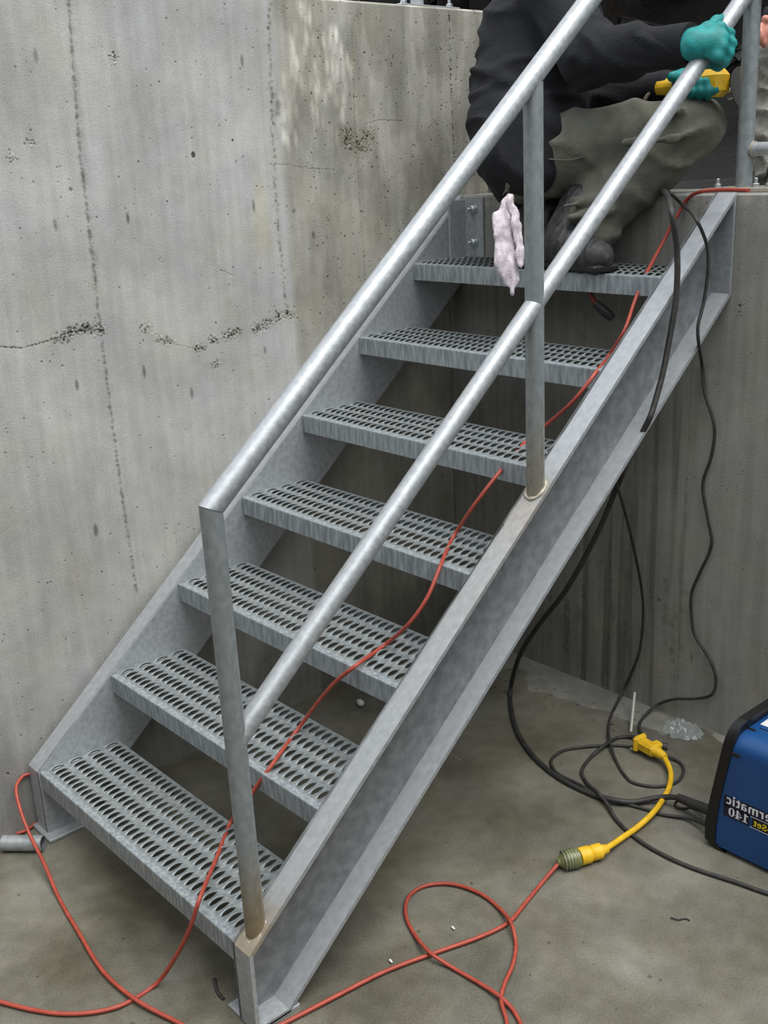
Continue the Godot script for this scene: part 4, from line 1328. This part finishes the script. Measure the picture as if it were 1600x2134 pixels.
func build_fitter() -> void:
	var right := Vector3(0.664, -0.044, -0.747)
	var look := Vector3(-0.72, -0.309, -0.622)
	var hip := Vector3(0.4234, 1.489, -1.5)
	var knee := Vector3(0.7781, 1.55, -1.732)
	var ankle := Vector3(0.5715, 1.319, -1.531)
	var s := thing("person", "crouching person in dark jacket, olive trousers and teal gloves gripping the stair handrail", "person", Vector3(0.45, 1.20, -1.60))
	var off := -s.position
	var fix := func(called: String, m: Mesh, mat: Material) -> MeshInstance3D:
		return put(called, m, mat, s, off)
	# joints
	var hip2 := Vector3(0.2986, 1.491, -1.662)
	var knee2 := Vector3(0.552, 1.534, -1.977)
	var ankle2 := Vector3(0.4152, 1.303, -1.543)
	var pelvis := Vector3(0.3409, 1.499, -1.57)
	var belly := Vector3(0.3167, 1.664, -1.624)
	var chest := Vector3(0.299, 1.834, -1.672)
	var neck := Vector3(0.3051, 2.039, -1.749)
	var head := Vector3(0.3357, 2.17, -1.817)
	var sh := Vector3(0.4097, 1.934, -1.593)
	var el := Vector3(0.5977, 1.741, -1.521)
	var wr := Vector3(0.9114, 1.739, -1.498)
	var sh2 := Vector3(0.2096, 1.977, -1.865)
	var el2 := Vector3(0.4252, 1.65, -1.759)
	var wr2 := Vector3(0.7026, 1.659, -1.747)
	# the body in one piece
	var body := [
		[pelvis, belly, 0.125, 0.12], [belly, chest, 0.12, 0.135], [chest, neck, 0.12, 0.06], [neck, head, 0.055, 0.06], [head, head + Vector3(0.02, 0.06, -0.02), 0.088, 0.092],
		[head + right * 0.06 + Vector3(0, -0.045, 0), head + right * 0.03, 0.06, 0.08], [head + right * 0.09 + Vector3(0, 0.01, 0), head + right * 0.105 + Vector3(0, -0.02, 0), 0.012, 0.016],
		[head - look * 0.09 + Vector3(0, 0.02, 0), head - look * 0.09 - Vector3(0, 0.02, 0), 0.016, 0.012], [head + look * 0.09 + Vector3(0, 0.02, 0), head + look * 0.09 - Vector3(0, 0.02, 0), 0.016, 0.012],
		[chest, sh, 0.10, 0.06], [sh, el, 0.052, 0.042], [el, wr, 0.042, 0.030], [chest, sh2, 0.10, 0.06], [sh2, el2, 0.052, 0.042], [el2, wr2, 0.042, 0.030],
		[pelvis, hip, 0.12, 0.09], [hip, knee, 0.085, 0.06], [knee, ankle, 0.055, 0.042], [pelvis, hip2, 0.12, 0.09], [hip2, knee2, 0.085, 0.06], [knee2, ankle2, 0.055, 0.042]]
	fix.call("body", flesh(body, 0.012, 0.03), M.skin)
	fix.call("hair", flesh([[head + Vector3(0, 0.05, 0), head + Vector3(0, 0.07, 0) - right * 0.03, 0.10, 0.10], [head - right * 0.04, head - right * 0.05 + Vector3(0, -0.03, 0), 0.085, 0.07]], 0.009, 0.02), matte(Color(0.12, 0.09, 0.07), 0.9))
	# jacket
	var cuff := el.lerp(wr, 0.93)
	var cuff2 := el2.lerp(wr2, 0.93)
	var jacket := [
		[Vector3(0.3551, 1.464, -1.537), Vector3(0.339, 1.532, -1.569), 0.115, 0.145], [Vector3(0.339, 1.532, -1.569), Vector3(0.3144, 1.677, -1.612), 0.145, 0.168], [Vector3(0.3144, 1.677, -1.612), Vector3(0.3018, 1.834, -1.675), 0.168, 0.172], [Vector3(0.3018, 1.834, -1.675), Vector3(0.2972, 2.002, -1.738), 0.172, 0.10], [Vector3(0.2972, 2.002, -1.738), neck.lerp(head, 0.1), 0.075, 0.07],
		[Vector3(0.355, 1.462, -1.456), Vector3(0.3101, 1.509, -1.491), 0.055, 0.075], [Vector3(0.3839, 1.46, -1.424), Vector3(0.4643, 1.465, -1.439), 0.055, 0.07], [Vector3(0.4638, 1.467, -1.44), Vector3(0.4608, 1.542, -1.473), 0.075, 0.085], [Vector3(0.402, 1.508, -1.42), Vector3(0.4166, 1.594, -1.464), 0.08, 0.09], [Vector3(0.387, 1.483, -1.407), Vector3(0.313, 1.6, -1.46), 0.05, 0.08],
		[Vector3(0.6144, 1.737, -1.429), Vector3(0.6141, 1.796, -1.487), 0.010, 0.008], [Vector3(0.648, 1.715, -1.446), Vector3(0.6521, 1.774, -1.505), 0.011, 0.008], [Vector3(0.6881, 1.708, -1.473), Vector3(0.6922, 1.757, -1.518), 0.009, 0.007],
		[Vector3(0.2488, 1.734, -1.452), Vector3(0.3807, 1.698, -1.45), 0.010, 0.010], [Vector3(0.2568, 1.68, -1.434), Vector3(0.3901, 1.638, -1.431), 0.012, 0.010], [Vector3(0.2731, 1.62, -1.424), Vector3(0.3977, 1.578, -1.41), 0.011, 0.010], [Vector3(0.3159, 1.555, -1.408), Vector3(0.4281, 1.51, -1.395), 0.010, 0.009],
		[Vector3(0.3578, 1.89, -1.655), sh, 0.11, 0.085], [sh, el, 0.082, 0.078], [el, el.lerp(wr, 0.4), 0.080, 0.060], [el.lerp(wr, 0.4), cuff, 0.062, 0.047],
		[chest, sh2, 0.11, 0.085], [sh2, el2, 0.08, 0.068], [el2, cuff2, 0.066, 0.042]]
	fix.call("jacket", flesh(jacket, 0.0085, 0.035, folded(3.4, 0.009, Vector3(0.25, 1.0, -0.25), 81, 1.0)), M.jacket)
	var arm := (wr - el).normalized()
	fix.call("cuff", tube(line(wr - arm * 0.07, wr + arm * 0.012, 6), [0.0475, 0.049, 0.0485, 0.049, 0.0485, 0.047], 24), M.jacket)
	var arm2 := (wr2 - el2).normalized()
	fix.call("cuff", tube(line(wr2 - arm2 * 0.06, wr2 + arm2 * 0.005, 5), [0.043, 0.044, 0.044, 0.044, 0.043], 20), M.jacket)
	# trousers
	var legs := [
		[Vector3(0.3465, 1.505, -1.564), hip, 0.115, 0.115], [hip, hip.lerp(knee, 0.6), 0.118, 0.100], [hip.lerp(knee, 0.6), knee, 0.100, 0.082],
		[knee, knee.lerp(ankle, 0.35), 0.080, 0.090], [knee.lerp(ankle, 0.35), knee.lerp(ankle, 0.75), 0.090, 0.088], [knee.lerp(ankle, 0.75), Vector3(0.5857, 1.324, -1.534), 0.088, 0.074], [Vector3(0.5857, 1.324, -1.534), Vector3(0.6159, 1.302, -1.534), 0.074, 0.068],
		[Vector3(0.3465, 1.505, -1.564), hip2, 0.115, 0.115], [hip2, knee2, 0.11, 0.078], [knee2, ankle2, 0.078, 0.062],
		[Vector3(0.7466, 1.518, -1.478), Vector3(0.8108, 1.524, -1.596), 0.010, 0.013], [Vector3(0.8108, 1.524, -1.596), Vector3(0.8505, 1.553, -1.705), 0.013, 0.010], [Vector3(0.7688, 1.568, -1.569), Vector3(0.8025, 1.597, -1.647), 0.008, 0.010], [Vector3(0.5934, 1.366, -1.427), Vector3(0.6949, 1.391, -1.532), 0.009, 0.011], [Vector3(0.6128, 1.334, -1.434), Vector3(0.6881, 1.348, -1.512), 0.010, 0.010],
		[Vector3(0.4467, 1.447, -1.386), Vector3(0.4342, 1.408, -1.368), 0.020, 0.012, look, 0.5]]
	fix.call("trousers", flesh(legs, 0.0085, 0.022, folded(3.0, 0.010, Vector3(0.1, 1.0, -0.1), 82, 1.3)), M.trousers)
	# seams and the patch pocket on the thigh
	var seam := spline([Vector3(0.5342, 1.488, -1.427), Vector3(0.5841, 1.484, -1.467), Vector3(0.6296, 1.5, -1.511), Vector3(0.6839, 1.527, -1.563), Vector3(0.7287, 1.542, -1.606)], 6)
	fix.call("seam", tube(seam, 0.0022, 6), M.trousers)
	# boots
	for b in [[ankle, Vector3(0.4933, 1.2, -1.498), Vector3(0.7505, 1.2, -1.428)], [ankle2, Vector3(0.3736, 1.2, -1.494), Vector3(0.533, 1.2, -1.471)]]:
		var an: Vector3 = b[0]
		var heel: Vector3 = b[1]
		var toe: Vector3 = b[2]
		heel.z += 0.022
		toe.z += 0.010
		var fwd := (toe - heel)
		fwd.y = 0.0
		fwd = fwd.normalized()
		heel.y = toe.y
		var lift := Vector3(0, 0.040, 0)
		fix.call("boot", flesh([[an + Vector3(0, 0.05, 0), heel + lift * 1.6 + fwd * 0.05, 0.056, 0.052], [heel + lift + fwd * 0.045, toe + lift * 0.9 - fwd * 0.05, 0.044, 0.042], [heel + lift * 1.6 + fwd * 0.09, toe + lift - fwd * 0.11, 0.05, 0.042], [toe + lift * 0.9 - fwd * 0.09, toe + lift * 0.8 - fwd * 0.045, 0.044, 0.036]], 0.006, 0.025, folded(10.0, 0.004, fwd, 83)), M.boot)
		var so := begin()
		var side := fwd.cross(Vector3.UP)
		box(so, (heel + toe) * 0.5 + Vector3(0, 0.008, 0), Vector3(heel.distance_to(toe) * 0.96, 0.020, 0.088), 0.006, Basis(fwd, Vector3.UP, side))
		fix.call("sole", done(so), M.plastic_black)
	# gloves: the near hand wraps the middle rail, the far hand the grinder
	var g := []
	fingers(g, Vector3(0.933, 1.736, -1.481), [Vector3(0.9829, 1.768, -1.522), Vector3(0.995, 1.745, -1.517), Vector3(0.9974, 1.724, -1.509), Vector3(0.9922, 1.703, -1.501)],
		[[Vector3(0.9798, 1.757, -1.57), Vector3(0.9496, 1.749, -1.603), Vector3(0.9229, 1.754, -1.599)], [Vector3(0.991, 1.733, -1.563), Vector3(0.9594, 1.724, -1.594), Vector3(0.9277, 1.731, -1.593)], [Vector3(0.9911, 1.711, -1.552), Vector3(0.9574, 1.704, -1.582), Vector3(0.9257, 1.711, -1.581)], [Vector3(0.9847, 1.692, -1.543), Vector3(0.9535, 1.687, -1.569), Vector3(0.9279, 1.693, -1.567)]], 0.0105)
	g.append([Vector3(0.9375, 1.732, -1.484), Vector3(0.9689, 1.737, -1.502), 0.034, 0.030])
	g.append([Vector3(0.934, 1.749, -1.489), Vector3(0.9499, 1.769, -1.517), 0.018, 0.014])
	g.append([Vector3(0.9499, 1.769, -1.517), Vector3(0.9493, 1.788, -1.558), 0.013, 0.011])
	g.append([Vector3(0.9493, 1.788, -1.558), Vector3(0.9357, 1.799, -1.604), 0.011, 0.009])
	g.append([Vector3(0.9034, 1.737, -1.496), Vector3(0.9353, 1.736, -1.492), 0.034, 0.035])
	fix.call("glove", flesh(g, 0.0036, 0.013), M.teal)
	var h := []
	fingers(h, Vector3(0.7151, 1.663, -1.739), [Vector3(0.77, 1.682, -1.716), Vector3(0.7906, 1.684, -1.725), Vector3(0.8118, 1.682, -1.732), Vector3(0.8287, 1.679, -1.742)],
		[[Vector3(0.7971, 1.663, -1.69), Vector3(0.805, 1.641, -1.688), Vector3(0.7917, 1.626, -1.705)], [Vector3(0.8168, 1.664, -1.697), Vector3(0.8253, 1.64, -1.695), Vector3(0.8121, 1.625, -1.712)], [Vector3(0.837, 1.663, -1.703), Vector3(0.8454, 1.639, -1.701), Vector3(0.8321, 1.624, -1.719)], [Vector3(0.8533, 1.661, -1.714), Vector3(0.8601, 1.641, -1.711), Vector3(0.8468, 1.627, -1.729)]], 0.0095)
	h.append([Vector3(0.7046, 1.664, -1.744), Vector3(0.7474, 1.676, -1.735), 0.034, 0.028])
	h.append([Vector3(0.7407, 1.682, -1.722), Vector3(0.7467, 1.681, -1.68), 0.015, 0.013])
	fix.call("glove", flesh(h, 0.0036, 0.008), M.teal)
	build_rag()
	build_grinder()

func build_rag() -> void:
	var cloth := Vector3(-0.72, -0.309, -0.622)
	var n := noise(FastNoiseLite.TYPE_SIMPLEX_SMOOTH, 16.0, 2, 91)
	var wave := func(p: Vector3, _n: Vector3) -> float: return 0.010 * n.get_noise_3d(p.x * 2.0, p.y * 0.6, p.z * 2.0)
	var m := flesh([
		[Vector3(0.4708, 1.394, -1.339), Vector3(0.4771, 1.333, -1.308), 0.012, 0.026, cloth, 0.5], [Vector3(0.4771, 1.333, -1.308), Vector3(0.5077, 1.23, -1.284), 0.026, 0.030, cloth, 0.45], [Vector3(0.5077, 1.23, -1.284), Vector3(0.5303, 1.18, -1.286), 0.030, 0.020, cloth, 0.45], [Vector3(0.5303, 1.18, -1.286), Vector3(0.5377, 1.149, -1.279), 0.018, 0.005, cloth, 0.5],
		[Vector3(0.4794, 1.324, -1.29), Vector3(0.4812, 1.3, -1.28), 0.016, 0.010, cloth, 0.5],
		[Vector3(0.4847, 1.394, -1.331), Vector3(0.5224, 1.323, -1.315), 0.010, 0.012, cloth, 0.6], [Vector3(0.5224, 1.323, -1.315), Vector3(0.5454, 1.255, -1.308), 0.012, 0.013, cloth, 0.6], [Vector3(0.5454, 1.255, -1.308), Vector3(0.5502, 1.224, -1.298), 0.014, 0.010, cloth, 0.6]], 0.004, 0.010, wave)
	tag(put("white_rag", m, M.rag, null), "crumpled white rag hanging from the back pocket of the crouching person", "rag")

func build_grinder() -> void:
	var tail := Vector3(0.6757, 1.658, -1.724)
	var head := Vector3(0.8703, 1.658, -1.732)
	var s := thing("angle_grinder", "yellow angle grinder with a grey disc held by a teal glove behind the landing post", "grinder", tail)
	var d := (head - tail)
	var l := d.length()
	var st := begin()
	lathe(st, Vector3.ZERO, d, [Vector2(0, -0.005), Vector2(0.017, -0.005), Vector2(0.024, 0.004), Vector2(0.026, l * 0.2), Vector2(0.022, l * 0.3)], 20)
	put("rear_cap", done(st), M.yellow, s)
	var gr := begin()
	lathe(gr, d.normalized() * l * 0.28, d, [Vector2(0.0, 0.0), Vector2(0.023, 0.0), Vector2(0.026, l * 0.1), Vector2(0.027, l * 0.35), Vector2(0.026, l * 0.42), Vector2(0, l * 0.42)], 20)
	put("grip", done(gr), M.plastic_black, s)
	var hd := begin()
	var dn := d.normalized()
	box(hd, dn * l * 0.86, Vector3(l * 0.36, 0.070, 0.062), 0.016, Basis(dn, (Vector3.UP - dn * dn.y).normalized(), dn.cross((Vector3.UP - dn * dn.y).normalized())))
	put("motor_housing", done(hd), M.yellow, s)
	# spindle and disc; the disc stands upright, seen almost edge on
	var c: Vector3 = Vector3(0.8931, 1.641, -1.79) - tail
	var axis := Vector3(0.974, 0.221, 0.049).normalized()
	var sp := begin()
	lathe(sp, c - axis * 0.03, axis, [Vector2(0.016, -0.015), Vector2(0.016, 0.02), Vector2(0.012, 0.03), Vector2(0.0, 0.03)], 16)
	put("gear_head", done(sp), M.zinc, s)
	var ds := begin()
	lathe(ds, c, axis, [Vector2(0, -0.001), Vector2(0.057, -0.001), Vector2(0.0575, 0.0), Vector2(0.057, 0.0015), Vector2(0.02, 0.0015), Vector2(0.016, 0.005), Vector2(0, 0.005)], 36)
	put("disc", done(ds), M.disc, s)
	put("cord_stub", tube(spline([Vector3(0, 0, 0), Vector3(0.6654, 1.652, -1.717) - tail, Vector3(0.6539, 1.643, -1.707) - tail, Vector3(0.6473, 1.631, -1.701) - tail], 5), 0.0055, 8), matte(Color(0.45, 0.42, 0.36), 0.7), s)

func build_helper() -> void:
	var s := thing("person", "second person in dark sleeves and pale dusty trousers crouching behind the landing post", "person", Vector3(1.02, LAND, -2.25))
	var off := -s.position
	var knee := Vector3(0.7034, 1.706, -2.286)
	var ankle := Vector3(0.8058, 1.383, -2.196)
	var hip := Vector3(0.7971, 1.612, -2.669)
	var chest := Vector3(0.7051, 2.042, -2.777)
	var neck := Vector3(0.6504, 2.228, -2.757)
	var head := Vector3(0.6086, 2.355, -2.74)
	var sh := Vector3(0.7229, 2.061, -2.533)
	var el := Vector3(0.7383, 1.876, -2.331)
	var wr := Vector3(0.7655, 1.826, -2.144)
	var knee2 := Vector3(0.5856, 1.692, -2.625)
	var ankle2 := Vector3(0.7079, 1.388, -2.536)
	put("body", flesh([[hip, chest, 0.13, 0.14], [chest, neck, 0.12, 0.06], [neck, head, 0.06, 0.07], [head, head + Vector3(0, 0.05, 0), 0.09, 0.095], [head + Vector3(-0.07, -0.03, 0.06), head, 0.05, 0.07], [head + Vector3(-0.085, 0.0, 0.075), head + Vector3(-0.09, -0.02, 0.08), 0.012, 0.015],
		[chest, sh, 0.1, 0.06], [sh, el, 0.05, 0.042], [el, wr, 0.042, 0.03], [hip, knee, 0.09, 0.06], [knee, ankle, 0.055, 0.045], [hip, knee2, 0.09, 0.06], [knee2, ankle2, 0.055, 0.045]], 0.014, 0.03), M.skin, s, off)
	put("hair", flesh([[head + Vector3(0.02, 0.05, -0.02), head + Vector3(0.03, 0.07, -0.02), 0.10, 0.10]], 0.012, 0.02), matte(Color(0.10, 0.08, 0.07), 0.9), s, off)
	put("jacket", flesh([[hip, chest, 0.15, 0.175], [chest, neck, 0.15, 0.075], [chest, sh, 0.12, 0.085], [sh, el, 0.08, 0.07], [el, el.lerp(wr, 0.8), 0.068, 0.05]], 0.011, 0.03, folded(4.0, 0.014, Vector3.UP, 84)), M.jacket, s, off)
	put("trousers", flesh([[hip, knee, 0.125, 0.088], [knee, ankle, 0.088, 0.075], [hip, knee2, 0.125, 0.088], [knee2, ankle2, 0.088, 0.075], [Vector3(0.7727, 1.554, -2.21), Vector3(0.8003, 1.398, -2.165), 0.078, 0.072]], 0.010, 0.02, folded(6.0, 0.016, Vector3(0.3, 1, 0.2), 85)), M.dust, s, off)
	for an in [ankle, ankle2]:
		var a: Vector3 = an
		a += Vector3(0.05, 0, -0.03)
		a.y = LAND + 0.045
		put("boot", flesh([[a + Vector3(0, 0.07, 0), a, 0.055, 0.05], [a + Vector3(0.03, 0, -0.02), a + Vector3(-0.02, -0.005, 0.12), 0.045, 0.038]], 0.009, 0.02), M.boot, s, off)
	var g := []
	fingers(g, wr, [Vector3(0.7669, 1.822, -2.095), Vector3(0.7708, 1.808, -2.085), Vector3(0.7706, 1.796, -2.087), Vector3(0.7689, 1.786, -2.096)],
		[[Vector3(0.7694, 1.813, -2.061), Vector3(0.7714, 1.795, -2.055)], [Vector3(0.775, 1.799, -2.053), Vector3(0.7759, 1.782, -2.054)], [Vector3(0.7766, 1.787, -2.057), Vector3(0.7768, 1.772, -2.066)], [Vector3(0.7709, 1.778, -2.078), Vector3(0.771, 1.768, -2.09)]], 0.009)
	g.append([wr, Vector3(0.7681, 1.807, -2.105), 0.026, 0.024])
	g.append([Vector3(0.7698, 1.832, -2.12), Vector3(0.7752, 1.835, -2.079), 0.012, 0.011])
	put("hand", flesh(g, 0.004, 0.008), M.skin, s, off)

# ------------------------------------------------------------------
func _ready() -> void:
	var cam := Camera3D.new()
	cam.name = "camera"
	cam.transform = Transform3D(Basis(Vector3(0.663812, -0.044240, -0.746590), Vector3(-0.203042, 0.950098, -0.236829), Vector3(0.719811, 0.308799, 0.621704)), Vector3(2.526, 1.501, 0.9326))
	cam.fov = 50.83
	cam.near = 0.05
	cam.far = 200.0
	add_child(cam)
	var env := Environment.new()
	env.background_mode = Environment.BG_SKY
	var sky := Sky.new()
	var sm := ProceduralSkyMaterial.new()
	sm.sky_top_color = Color(0.87, 0.89, 0.915)
	sm.sky_horizon_color = Color(0.615, 0.63, 0.655)
	sm.ground_bottom_color = Color(0.25, 0.24, 0.22)
	sm.ground_horizon_color = Color(0.45, 0.45, 0.43)
	sm.sky_curve = 0.25
	sm.energy_multiplier = 1.0
	sky.sky_material = sm
	env.sky = sky
	env.tonemap_mode = Environment.TONE_MAPPER_LINEAR
	env.tonemap_exposure = 1.95
	env.sdfgi_enabled = true
	env.ssao_enabled = true
	env.ssil_enabled = true
	var we := WorldEnvironment.new()
	we.name = "environment"
	we.environment = env
	add_child(we)
	# the sun behind thick cloud: a very wide, weak source
	var sun := DirectionalLight3D.new()
	sun.name = "veiled_sun"
	add_child(sun)
	sun.look_at_from_position(Vector3.ZERO, -Vector3(0.36, 0.93, -0.04))
	sun.light_energy = 0.55
	sun.light_angular_distance = 50.0
	sun.shadow_enabled = true
	sun.sky_mode = DirectionalLight3D.SKY_MODE_LIGHT_ONLY
	sun.light_color = Color(1.0, 0.99, 0.97)

	rng.seed = 4
	make_materials()
	build_setting()
	build_stair()
	build_railing()
	build_wall_guard()
	build_fitter()
	build_helper()
	build_welder()
	build_cords()
	build_loose()
